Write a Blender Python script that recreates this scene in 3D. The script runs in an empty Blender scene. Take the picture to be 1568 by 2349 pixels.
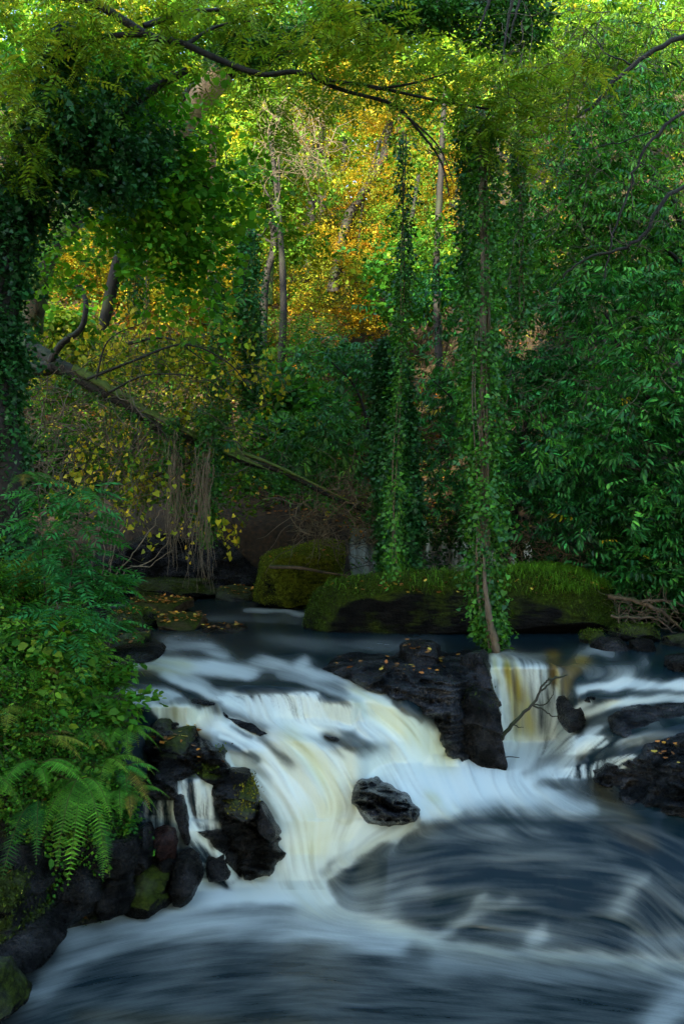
import bpy, math
import numpy as np
from math import radians as R

# ------------------------------------------------------------------ camera, sky, sun
S = bpy.context.scene
COL = S.collection
F = 2283.75            # focal length in units of a 1568 x 2349 picture
CU, CV, CH = 784.0, 1174.5, 2.6
cam = bpy.data.objects.new('camera', bpy.data.cameras.new('camera'))
COL.objects.link(cam)
cam.location = (0, 0, CH); cam.rotation_euler = (R(90), 0, 0)
cam.data.sensor_fit = 'VERTICAL'; cam.data.sensor_height = 36; cam.data.lens = 35
cam.data.clip_end = 600
S.camera = cam
SUN_EL, SUN_AZ = 28.0, 208.0      # azimuth the light comes from, clockwise from +Y (behind the camera, to the left)
w = bpy.data.worlds.new('World'); S.world = w; w.use_nodes = True
nt = w.node_tree; nt.nodes.clear()
sky = nt.nodes.new('ShaderNodeTexSky'); sky.sky_type = 'NISHITA'; sky.sun_disc = False
sky.sun_elevation = R(SUN_EL); sky.sun_rotation = R(SUN_AZ); sky.ozone_density = .8; sky.dust_density = 1.0
bg = nt.nodes.new('ShaderNodeBackground'); bg.inputs[1].default_value = 0.15
wo = nt.nodes.new('ShaderNodeOutputWorld')
nt.links.new(sky.outputs[0], bg.inputs[0]); nt.links.new(bg.outputs[0], wo.inputs[0])
sun = bpy.data.objects.new('sun', bpy.data.lights.new('sun', 'SUN')); COL.objects.link(sun)
sun.data.energy = 4.3; sun.data.angle = R(0.5); sun.data.color = (1.0, 0.89, 0.68)
_a, _e = R(SUN_AZ), R(SUN_EL)
SD = np.array([math.sin(_a)*math.cos(_e), math.cos(_a)*math.cos(_e), math.sin(_e)])   # towards the sun
from mathutils import Vector
sun.rotation_euler = Vector(SD.tolist()).to_track_quat('Z', 'Y').to_euler()
vs = S.view_settings; vs.view_transform = 'Standard'; vs.look = 'None'; vs.exposure = 2.38; vs.gamma = 1
S.render.engine = 'CYCLES'
cy = S.cycles
cy.max_bounces = 5; cy.diffuse_bounces = 3; cy.glossy_bounces = 2; cy.transmission_bounces = 2
cy.transparent_max_bounces = 4; cy.use_denoising = True; cy.caustics_reflective = False; cy.caustics_refractive = False
cy.sample_clamp_indirect = 4.0

# ------------------------------------------------------------------ helpers
rng = np.random.default_rng(7)

def at(u, v, Y):
    u = np.asarray(u, float); v = np.asarray(v, float); Y = np.asarray(Y, float)
    return np.stack(np.broadcast_arrays((u-CU)/F*Y, Y, CH-(v-CV)/F*Y), -1)

def vnoise(P, seed=0):
    P = np.asarray(P, float); i = np.floor(P).astype(np.int64); f = P-i; f = f*f*(3-2*f)
    def h(a, b, c):
        n = (a*374761393 + b*668265263 + c*2147483647 + seed*974634777) & 0xffffffff
        n = ((n ^ (n >> 13))*1274126177) & 0xffffffff
        n = (n ^ (n >> 16)) & 0xffffff
        return n/8388607.5-1
    r = 0
    for dx in (0, 1):
        for dy in (0, 1):
            for dz in (0, 1):
                wgt = (f[..., 0] if dx else 1-f[..., 0])*(f[..., 1] if dy else 1-f[..., 1])*(f[..., 2] if dz else 1-f[..., 2])
                r = r+wgt*h(i[..., 0]+dx, i[..., 1]+dy, i[..., 2]+dz)
    return r

def fbm(P, o=4, seed=0):
    P = np.asarray(P, float); r = 0; a = 1
    for k in range(o):
        r = r+a*vnoise(P*2**k+k*17.3, seed+k); a *= .5
    return r

def sst(a, b, x):
    t = np.clip((np.asarray(x, float)-a)/(b-a), 0, 1); return t*t*(3-2*t)

def mesh(name, V, FS, mat, parent=None, col=None, smooth=True, attrs=None):
    """FS: list of (m,k) int arrays"""
    me = bpy.data.meshes.new(name)
    V = np.ascontiguousarray(V, np.float32)
    FS = [np.asarray(f, np.int32) for f in FS if len(f)]
    me.vertices.add(len(V)); me.vertices.foreach_set('co', V.ravel())
    lv = np.concatenate([f.ravel() for f in FS]); me.loops.add(len(lv)); me.loops.foreach_set('vertex_index', lv)
    tot = np.concatenate([np.full(len(f), f.shape[1], np.int32) for f in FS])
    st = np.concatenate([[0], np.cumsum(tot)[:-1]]).astype(np.int32)
    me.polygons.add(len(tot)); me.polygons.foreach_set('loop_start', st)
    me.polygons.foreach_set('use_smooth', np.full(len(tot), smooth, bool))
    me.update(calc_edges=True)
    if col is not None:
        c = np.ones((len(V), 4), np.float32); c[:, :3] = col
        at_ = me.attributes.new('tint', 'FLOAT_COLOR', 'POINT'); at_.data.foreach_set('color', c.ravel())
    for k, a in (attrs or {}).items():
        at_ = me.attributes.new(k, 'FLOAT', 'POINT'); at_.data.foreach_set('value', np.ascontiguousarray(a, np.float32))
    me.materials.append(mat)
    o = bpy.data.objects.new(name, me); COL.objects.link(o)
    if parent is not None: o.parent = parent
    return o

def tag(o, label=None, cat=None, group=None, kind=None):
    for k, v in (('label', label), ('category', cat), ('group', group), ('kind', kind)):
        if v: o[k] = v
    return o

def thing(name, label, cat, group=None):
    o = bpy.data.objects.new(name, None); COL.objects.link(o); o.empty_display_size = .1
    return tag(o, label, cat, group)

def cr(P, n=6):
    """Catmull-Rom through points, any columns"""
    P = np.asarray(P, float)
    if len(P) < 3: 
        t = np.linspace(0, 1, n+1)[:, None]; return P[0]*(1-t)+P[-1]*t
    Q = np.vstack([2*P[0]-P[1], P, 2*P[-1]-P[-2]]); out = []
    for i in range(1, len(Q)-2):
        t = np.linspace(0, 1, n, endpoint=False)[:, None]
        a, b, c, d = Q[i-1], Q[i], Q[i+1], Q[i+2]
        out.append(.5*((2*b)+(-a+c)*t+(2*a-5*b+4*c-d)*t*t+(-a+3*b-3*c+d)*t**3))
    out.append(P[-1:]); return np.vstack(out)

class MB:
    def __init__(s): s.V = []; s.Q = []; s.T = []; s.C = []; s.n = 0
    def add(s, V, Q=None, T=None, C=None):
        s.V.append(V); 
        if Q is not None and len(Q): s.Q.append(np.asarray(Q)+s.n)
        if T is not None and len(T): s.T.append(np.asarray(T)+s.n)
        s.C.append(np.broadcast_to(np.asarray(C if C is not None else (.1, .1, .1), float), (len(V), 3)))
        s.n += len(V)
    def tube(s, P, r, sides=6, C=None, rough=0):
        P = np.asarray(P, float); n = len(P); r = np.broadcast_to(np.asarray(r, float), (n,)) if np.ndim(r) == 0 or len(r) == n else np.interp(np.linspace(0, 1, n), np.linspace(0, 1, len(r)), r)
        T = np.gradient(P, axis=0); T /= np.linalg.norm(T, axis=1)[:, None]+1e-9
        up = np.array([0.31, .2, .93]) if abs(T[:, 2]).mean() < .8 else np.array([.9, .3, .1])
        A = np.cross(T, up); A /= np.linalg.norm(A, axis=1)[:, None]+1e-9
        B = np.cross(A, T)
        th = np.arange(sides)/sides*2*math.pi
        rr = r[:, None]*np.ones((1, sides))
        ring = P[:, None]+rr[..., None]*(A[:, None]*np.cos(th)[None, :, None]+B[:, None]*np.sin(th)[None, :, None])
        if rough:
            nn = fbm(ring.reshape(-1, 3)*np.array([1, 1, .45])/max(r.max(), .01)*1.3, 3, 5).reshape(n, sides)
            ring = P[:, None]+(ring-P[:, None])*(1+rough*nn)[..., None]
        i = np.arange(n-1)[:, None]*sides; j = np.arange(sides)[None]; k = (j+1) % sides
        Q = np.stack([i+j, i+k, i+sides+k, i+sides+j], -1).reshape(-1, 4)
        s.add(ring.reshape(-1, 3), Q, None, C)
    def build(s, name, mat, parent=None, smooth=True):
        V = np.vstack(s.V); FS = []
        if s.Q: FS.append(np.vstack(s.Q))
        if s.T: FS.append(np.vstack(s.T))
        return mesh(name, V, FS, mat, parent, np.vstack(s.C), smooth)

def rots(yaw, pitch, roll):
    cy_, sy = np.cos(yaw), np.sin(yaw); cp, sp = np.cos(pitch), np.sin(pitch); c_, s_ = np.cos(roll), np.sin(roll)
    n = len(yaw); Z = np.zeros(n); O = np.ones(n)
    Rz = np.stack([cy_, -sy, Z, sy, cy_, Z, Z, Z, O], -1).reshape(n, 3, 3)
    Rx = np.stack([O, Z, Z, Z, cp, -sp, Z, sp, cp], -1).reshape(n, 3, 3)
    Ry = np.stack([c_, Z, s_, Z, O, Z, -s_, Z, c_], -1).reshape(n, 3, 3)
    return Rz@Rx@Ry

# leaf templates: blade along +Y, face +Z, length 1
def blade(wd=.3, fold=.06, droop=.12, full=True):
    if full:
        V = np.array([(0, 0, 0), (wd*.85, .25, fold), (wd*.8, .62, fold*.6-droop*.3), (0, 1, -droop), (-wd*.8, .62, fold*.6-droop*.3), (-wd*.85, .25, fold)])
        return V, np.array([(0, 1, 2, 3), (0, 3, 4, 5)])
    V = np.array([(0, 0, 0), (wd, .42, fold), (0, 1, -droop), (-wd, .42, fold)])
    return V, np.array([(0, 1, 2, 3)])
HEART = (np.array([(0, .05, 0), (.42, -.08, .05), (.5, .3, .03), (0, 1, -.12), (-.5, .3, .03), (-.42, -.08, .05)]), np.array([(0, 1, 2, 3), (0, 3, 4, 5)]))
ROUND = (np.array([(0, 0, 0), (.36, .1, .05), (.4, .6, .0), (0, 1, -.12), (-.4, .6, .0), (-.36, .1, .05)]), np.array([(0, 1, 2, 3), (0, 3, 4, 5)]))

def compose(leaf, P, Rm, s):
    """K leaves -> one spray template (V (K,k,3), F)"""
    V = np.einsum('nij,kj->nki', Rm, leaf[0])*np.asarray(s)[:, None, None]+np.asarray(P)[:, None]
    return V, leaf[1]

def spray_flat(leaf, n=12, L=.3, s=.07, seed=1, droop=.2, spread=1.0, tilt=.35):
    g = np.random.default_rng(seed)
    t = np.linspace(.12, 1, n); side = np.where(np.arange(n) % 2, 1, -1.0)
    y = t*L; P = np.stack([np.sin(t*2+seed)*.04*L, y, -droop*L*t*t], -1)
    yaw = -side*spread*g.uniform(.7, 1.25, n)*(1-.55*t**3)
    Rm = rots(yaw, g.normal(-.15, tilt, n), g.normal(0, tilt, n))
    # branching: shift alternate leaves outwards as if on side twigs
    P[:, 0] += side*g.uniform(0, .45, n)*L*(1-t)*.8; P[:, 2] += g.normal(0, .04*L, n)
    return compose(leaf, P, Rm, s*g.uniform(.6, 1.15, n))
def pinnate(n=6, L=.18, s=.05, seed=1):
    leaf = blade(.17, .02, .1, False); g = np.random.default_rng(seed)
    P = []; yaw = []
    for i in range(n):
        for sd in (1, -1): P.append((0, L*(.25+.7*i/(n-1)), -.25*L*(.25+.7*i/(n-1))**2)); yaw.append(-sd*1.15)
    P.append((0, L*.98, -.25*L)); yaw.append(0)
    m = len(P); return compose(leaf, P, rots(np.array(yaw), g.normal(-.15, .1, m), g.normal(0, .15, m)), np.full(m, s)*g.uniform(.85, 1.1, m))
def laurel_spray(seed=1, n=9, s=.11):
    g = np.random.default_rng(seed); leaf = blade(.17, .03, .12)
    t = np.linspace(.15, 1, n); side = np.where(np.arange(n) % 2, 1, -1.)
    P = np.stack([0*t, t*.28, .02*t], -1)
    return compose(leaf, P, rots(-side*(1.25-.9*t)+g.normal(0, .15, n), g.normal(-.35, .3, n), side*g.uniform(0, .6, n)), s*g.uniform(.7, 1.1, n))
SPR = {
    'beech': [spray_flat(blade(.34, .04, .1, False), 16, .42, .075, k, .15) for k in range(3)],
    'maple': [spray_flat(blade(.5, .05, .15, True), 10, .4, .10, k+5, .25) for k in range(3)],
    'hazel': [spray_flat(ROUND, 8, .32, .085, k+9, .3) for k in range(3)],
    'lime': [spray_flat(HEART, 5, .28, .06, k+19, .4) for k in range(3)],
    'rowan': [pinnate(6, .2, .062, k) for k in range(3)],
    'laurel': [laurel_spray(k) for k in range(4)],
    'ivy': [spray_flat(HEART, 6, .13, .042, k+30, .5, 1.3, .5) for k in range(3)],
    'herb': [spray_flat(blade(.33, .05, .2, True), 7, .12, .055, k+40, .2, 1.4, .4) for k in range(3)],
    'small': [spray_flat(blade(.4, .05, .1, False), 12, .2, .035, k+50, .2) for k in range(3)],
    'conifer': [spray_flat(blade(.12, .0, .05, False), 22, .4, .06, k+60, .3, .8) for k in range(2)],
}
TWIG = np.array([(.05, .04, .022)])

def leaves(mb, kind, P, pal, scale=1., yaw=None, pitch=(-.2, .35), roll=(0, .35), hue=.25, cl=None, twig=True):
    """pal: list of (rgb, weight); one colour per spray with jitter per leaf"""
    P = np.asarray(P, float); n = len(P)
    if n == 0: return
    cols = np.array([p[0] for p in pal], float); wt = np.array([p[1] for p in pal], float); wt /= wt.sum()
    # smooth colour drift over space so that neighbouring sprays agree
    if cl is None: cl = (vnoise(P*.9+31, 3)*.5+.5)*.6+rng.random(n)*.4
    idx = np.searchsorted(np.cumsum(wt), np.clip((cl-.15)/.7, 0, .999)); idx = np.clip(idx, 0, len(cols)-1)
    base = cols[idx]
    yw = rng.uniform(0, 2*math.pi, n) if yaw is None else yaw
    Rm = rots(yw, rng.normal(pitch[0], pitch[1], n), rng.normal(roll[0], roll[1], n))
    sc = scale*rng.uniform(.55, 1.35, n)
    vs_ = SPR[kind]; pick = rng.integers(0, len(vs_), n)
    for k, (TV, TF) in enumerate(vs_):
        m = pick == k; q = int(m.sum())
        if not q: continue
        K, kk, _ = TV.shape
        V = np.einsum('nij,lkj->nlki', Rm[m], TV)*sc[m][:, None, None, None]+P[m][:, None, None]
        c = base[m][:, None, None, :]*np.exp(rng.normal(0, hue, (q, K, 1, 1)))*np.array([1, 1, 1])
        sh = rng.random((q, K, 1)) < .3
        c = c*np.where(sh[..., None], np.array([1.25, .95, .8]), 1.0)
        c = np.broadcast_to(c, V.shape)
        off = (np.arange(q*K)*kk)[:, None, None]
        Fc = (TF[None]+off).reshape(-1, TF.shape[1])
        mb.add(V.reshape(-1, 3), Fc, None, np.clip(c.reshape(-1, 3), 0, 1))
        if twig:
            L = TV[..., 1].max(); d = Rm[m][:, :, 1]*(L*sc[m])[:, None]; s_ = Rm[m][:, :, 0]*.004
            TVt = np.stack([P[m]-s_, P[m]+s_, P[m]+d*.95, P[m]+d*.95-s_*.2], 1)
            mb.add(TVt.reshape(-1, 3), (np.arange(4)[None]+np.arange(q)[:, None]*4), None, TWIG)

def blob(u, v, Y, ru, rv, rY, n, clump=18, cs=.3, seed=None):
    """points in an ellipsoid given in picture units at depth Y, gathered in clumps"""
    g = np.random.default_rng(seed if seed is not None else abs(int(u*13+v*7+Y*3)))
    m = max(3, n//clump); d = g.normal(size=(m, 3)); d /= np.linalg.norm(d, axis=1)[:, None]; d *= g.random(m)[:, None]**.4
    C = at(u, v, Y)+d*np.array([ru*Y/F, rY, rv*Y/F])
    k = g.integers(0, m, n); e = g.normal(size=(n, 3)); 
    return C[k]+e*np.array([1, 1, .45])*cs*g.uniform(.5, 1.3, m)[k][:, None]

# ------------------------------------------------------------------ materials
def newmat(name):
    m = bpy.data.materials.new(name); m.use_nodes = True; n = m.node_tree; n.nodes.clear()
    out = n.nodes.new('ShaderNodeOutputMaterial'); return m, n, out
def N(n, t, **kw):
    x = n.nodes.new(t)
    for k, v in kw.items():
        if k.startswith('i_'): x.inputs[int(k[2:]) if k[2:].isdigit() else k[2:].replace('_', ' ')].default_value = v
        else: setattr(x, k, v)
    return x

def leaf_mat(name, rough=.5, trans=.4, spec=.15, gain=(1.48, 1.45, .42)):
    m, n, out = newmat(name)
    a = N(n, 'ShaderNodeAttribute', attribute_name='tint')
    p = N(n, 'ShaderNodeBsdfPrincipled'); p.inputs['Roughness'].default_value = rough; p.inputs['Specular IOR Level'].default_value = spec
    m0 = N(n, 'ShaderNodeVectorMath', operation='MULTIPLY'); m0.inputs[1].default_value = (1.15, 1.28, .82); n.links.new(a.outputs['Color'], m0.inputs[0]); n.links.new(m0.outputs[0], p.inputs['Base Color'])
    t = N(n, 'ShaderNodeBsdfTranslucent'); mu = N(n, 'ShaderNodeVectorMath', operation='MULTIPLY'); mu.inputs[1].default_value = gain
    n.links.new(a.outputs['Color'], mu.inputs[0]); n.links.new(mu.outputs[0], t.inputs[0])
    mx = N(n, 'ShaderNodeMixShader'); mx.inputs[0].default_value = trans
    n.links.new(p.outputs[0], mx.inputs[1]); n.links.new(t.outputs[0], mx.inputs[2]); n.links.new(mx.outputs[0], out.inputs[0])
    return m
M_leaf = leaf_mat('soft leaf'); M_gloss = leaf_mat('waxy leaf', .4, .25, .3)
M_litter = leaf_mat('dry leaf', .6, .15, .3, (1, .9, .7))

def noise_bump(n, vec, scale, dist, detail=6, strength=1.0, stretch=None):
    if stretch:
        mp = N(n, 'ShaderNodeMapping'); mp.inputs['Scale'].default_value = stretch; n.links.new(vec, mp.inputs[0]); vec = mp.outputs[0]
    t = N(n, 'ShaderNodeTexNoise'); t.inputs['Scale'].default_value = scale; t.inputs['Detail'].default_value = detail; t.inputs['Roughness'].default_value = .65
    n.links.new(vec, t.inputs['Vector'])
    b = N(n, 'ShaderNodeBump'); b.inputs['Strength'].default_value = strength; b.inputs['Distance'].default_value = dist
    n.links.new(t.outputs[0], b.inputs['Height']); return t, b

def bark_mat(name, c1, c2, moss=(.03, .05, .008), mossy=.5):
    m, n, out = newmat(name); g = N(n, 'ShaderNodeNewGeometry')
    p = N(n, 'ShaderNodeBsdfPrincipled'); p.inputs['Roughness'].default_value = .8
    t, b = noise_bump(n, g.outputs['Position'], 14, .02, 8, 1.0, (1, 1, .3))
    r = N(n, 'ShaderNodeValToRGB'); r.color_ramp.elements[0].position = .35; r.color_ramp.elements[1].position = .7
    r.color_ramp.elements[0].color = (*c1, 1); r.color_ramp.elements[1].color = (*c2, 1); n.links.new(t.outputs[0], r.inputs[0])
    t2 = N(n, 'ShaderNodeTexNoise'); t2.inputs['Scale'].default_value = 2.5; t2.inputs['Detail'].default_value = 5; n.links.new(g.outputs['Position'], t2.inputs['Vector'])
    sx = N(n, 'ShaderNodeSeparateXYZ'); n.links.new(g.outputs['Normal'], sx.inputs[0])
    ad = N(n, 'ShaderNodeMath', operation='MULTIPLY_ADD'); n.links.new(sx.outputs[2], ad.inputs[0]); ad.inputs[1].default_value = .3; n.links.new(t2.outputs[0], ad.inputs[2])
    mr = N(n, 'ShaderNodeMapRange'); mr.inputs[1].default_value = .72-.4*mossy; mr.inputs[2].default_value = .85-.4*mossy; n.links.new(ad.outputs[0], mr.inputs[0])
    mx = N(n, 'ShaderNodeMix', data_type='RGBA'); n.links.new(mr.outputs[0], mx.inputs[0]); n.links.new(r.outputs[0], mx.inputs[6]); mx.inputs[7].default_value = (*moss, 1)
    n.links.new(mx.outputs[2], p.inputs['Base Color']); n.links.new(b.outputs[0], p.inputs['Normal']); n.links.new(p.outputs[0], out.inputs[0]); return m
M_bark = bark_mat('dark bark', (.007, .006, .004), (.022, .018, .012), (.016, .028, .005), mossy=.45)
M_mossbark = bark_mat('mossy bark', (.035, .028, .015), (.10, .08, .045), (.07, .12, .012), mossy=1.0)
M_sunlit = bark_mat('sunlit tone bark', (.18, .12, .05), (.42, .28, .14), (.06, .08, .02), mossy=.15)  # sunlight on the bark is put into this pale orange colour
M_vine = bark_mat('vine stem', (.10, .075, .04), (.22, .17, .10), mossy=.1)
M_dead = bark_mat('dead twig', (.06, .045, .025), (.16, .125, .08), mossy=.25)

def rock_mat(name, c1=(.002, .0022, .002), c2=(.012, .0125, .0105), moss=0.0, wet=1.0, mosscol=(.035, .055, .008), spec=.6):
    m, n, out = newmat(name); g = N(n, 'ShaderNodeNewGeometry'); pos = g.outputs['Position']
    p = N(n, 'ShaderNodeBsdfPrincipled')
    t, b = noise_bump(n, pos, 6, .07, 10, 1.0, (1, 1, 3.0))
    v = N(n, 'ShaderNodeTexVoronoi', feature='DISTANCE_TO_EDGE'); v.inputs['Scale'].default_value = 4; n.links.new(pos, v.inputs['Vector'])
    b2 = N(n, 'ShaderNodeBump'); b2.inputs['Strength'].default_value = .5; b2.inputs['Distance'].default_value = .02
    n.links.new(v.outputs[0], b2.inputs['Height']); n.links.new(b.outputs[0], b2.inputs['Normal'])
    t3, b3 = noise_bump(n, pos, 38, .02, 5, 1.0); n.links.new(b2.outputs[0], b3.inputs['Normal'])
    r = N(n, 'ShaderNodeValToRGB'); r.color_ramp.elements[0].position = .35; r.color_ramp.elements[1].position = .72
    r.color_ramp.elements[0].color = (*c1, 1); r.color_ramp.elements[1].color = (*c2, 1); n.links.new(t.outputs[0], r.inputs[0])
    colr = r.outputs[0]
    rr = N(n, 'ShaderNodeMapRange'); rr.inputs[1].default_value = .3; rr.inputs[2].default_value = .7
    rr.inputs[3].default_value = .10 if wet else .6; rr.inputs[4].default_value = .45 if wet else .85; n.links.new(t3.outputs[0], rr.inputs[0])
    ro = rr.outputs[0]
    if moss > 0:
        t2 = N(n, 'ShaderNodeTexNoise'); t2.inputs['Scale'].default_value = 3.5; t2.inputs['Detail'].default_value = 6; n.links.new(pos, t2.inputs['Vector'])
        sx = N(n, 'ShaderNodeSeparateXYZ'); n.links.new(g.outputs['Normal'], sx.inputs[0])
        ad = N(n, 'ShaderNodeMath', operation='MULTIPLY_ADD'); n.links.new(sx.outputs[2], ad.inputs[0]); ad.inputs[1].default_value = .55; n.links.new(t2.outputs[0], ad.inputs[2])
        mr = N(n, 'ShaderNodeMapRange'); mr.inputs[1].default_value = .92-.7*moss; mr.inputs[2].default_value = 1.25-.7*moss; n.links.new(ad.outputs[0], mr.inputs[0])
        t4 = N(n, 'ShaderNodeTexNoise'); t4.inputs['Scale'].default_value = 25; t4.inputs['Detail'].default_value = 6; n.links.new(pos, t4.inputs['Vector'])
        r4 = N(n, 'ShaderNodeValToRGB'); r4.color_ramp.elements[0].position = .3; r4.color_ramp.elements[1].position = .7
        r4.color_ramp.elements[0].color = (mosscol[0]*.35, mosscol[1]*.35, mosscol[2]*.4, 1); r4.color_ramp.elements[1].color = (mosscol[0]*1.5, mosscol[1]*1.4, mosscol[2], 1)
        n.links.new(t4.outputs[0], r4.inputs[0])
        mx = N(n, 'ShaderNodeMix', data_type='RGBA'); n.links.new(mr.outputs[0], mx.inputs[0]); n.links.new(colr, mx.inputs[6]); n.links.new(r4.outputs[0], mx.inputs[7]); colr = mx.outputs[2]
        m2 = N(n, 'ShaderNodeMix', data_type='FLOAT'); n.links.new(mr.outputs[0], m2.inputs[0]); n.links.new(ro, m2.inputs[2]); m2.inputs[3].default_value = .9; ro = m2.outputs[0]
    ts = N(n, 'ShaderNodeTexNoise'); ts.inputs['Scale'].default_value = 4; ts.inputs['Detail'].default_value = 8; n.links.new(pos, ts.inputs['Vector'])
    ms = N(n, 'ShaderNodeMapRange'); ms.inputs[1].default_value = .42; ms.inputs[2].default_value = .68; ms.inputs[3].default_value = .06; ms.inputs[4].default_value = spec if wet else .1
    n.links.new(ts.outputs[0], ms.inputs[0]); n.links.new(ms.outputs[0], p.inputs['Specular IOR Level'])
    n.links.new(colr, p.inputs['Base Color']); n.links.new(ro, p.inputs['Roughness']); n.links.new(b3.outputs[0], p.inputs['Normal']); n.links.new(p.outputs[0], out.inputs[0]); return m
M_rock = rock_mat('wet black rock'); M_wet = rock_mat('rock under a film of water', (.002, .003, .004), (.010, .013, .014), spec=1.0); M_olive = rock_mat('olive moss rock', moss=1.1, wet=0, mosscol=(.11, .14, .014)); M_rockm = rock_mat('wet rock with moss', moss=.38)
M_moss = rock_mat('mossy boulder rock', moss=.68, wet=0, mosscol=(.035, .06, .007))  # moss thins low down so the shaded underside is dark in colour
M_brown = rock_mat('leaf stained slab', (.03, .02, .012), (.14, .10, .05), moss=.3, wet=0)

def soil_mat(name, c):
    m, n, out = newmat(name); g = N(n, 'ShaderNodeNewGeometry'); p = N(n, 'ShaderNodeBsdfPrincipled'); p.inputs['Roughness'].default_value = .9
    t, b = noise_bump(n, g.outputs['Position'], 12, .05, 10)
    r = N(n, 'ShaderNodeValToRGB'); e = r.color_ramp.elements; e[0].position = .3; e[1].position = .75
    e[0].color = (*c[0], 1); e[1].color = (*c[2], 1); x = e.new(.52); x.color = (*c[1], 1)
    n.links.new(t.outputs[0], r.inputs[0]); n.links.new(r.outputs[0], p.inputs['Base Color']); n.links.new(b.outputs[0], p.inputs['Normal']); n.links.new(p.outputs[0], out.inputs[0]); return m
M_hill = soil_mat('leaf litter soil', [(.010, .008, .003), (.04, .026, .009), (.10, .045, .014)])
M_bank = soil_mat('dark mossy soil', [(.002, .002, .0015), (.005, .006, .003), (.012, .016, .005)])

def water_mat():
    m, n, out = newmat('long exposure water')
    af = N(n, 'ShaderNodeAttribute', attribute_name='foam'); aa = N(n, 'ShaderNodeAttribute', attribute_name='peat')
    g = N(n, 'ShaderNodeNewGeometry')
    p = N(n, 'ShaderNodeBsdfPrincipled'); p.inputs['Base Color'].default_value = (.006, .012, .016, 1); p.inputs['IOR'].default_value = 1.24
    p.inputs['Roughness'].default_value = .26
    d = N(n, 'ShaderNodeMix', data_type='RGBA'); d.inputs[6].default_value = (.004, .014, .018, 1); d.inputs[7].default_value = (.16, .10, .01, 1)
    n.links.new(aa.outputs['Fac'], d.inputs[0]); n.links.new(d.outputs[2], p.inputs['Base Color'])
    fo = N(n, 'ShaderNodeBsdfPrincipled'); fo.inputs['Roughness'].default_value = .75; fo.inputs['Specular IOR Level'].default_value = .15
    c = N(n, 'ShaderNodeMix', data_type='RGBA'); c.inputs[6].default_value = (.64, .73, .64, 1); c.inputs[7].default_value = (.50, .50, .13, 1)
    n.links.new(aa.outputs['Fac'], c.inputs[0]); n.links.new(c.outputs[2], fo.inputs['Base Color'])
    mx = N(n, 'ShaderNodeMixShader'); n.links.new(af.outputs['Fac'], mx.inputs[0]); n.links.new(p.outputs[0], mx.inputs[1]); n.links.new(fo.outputs[0], mx.inputs[2])
    n.links.new(mx.outputs[0], out.inputs[0]); return m
M_water = water_mat()

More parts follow.
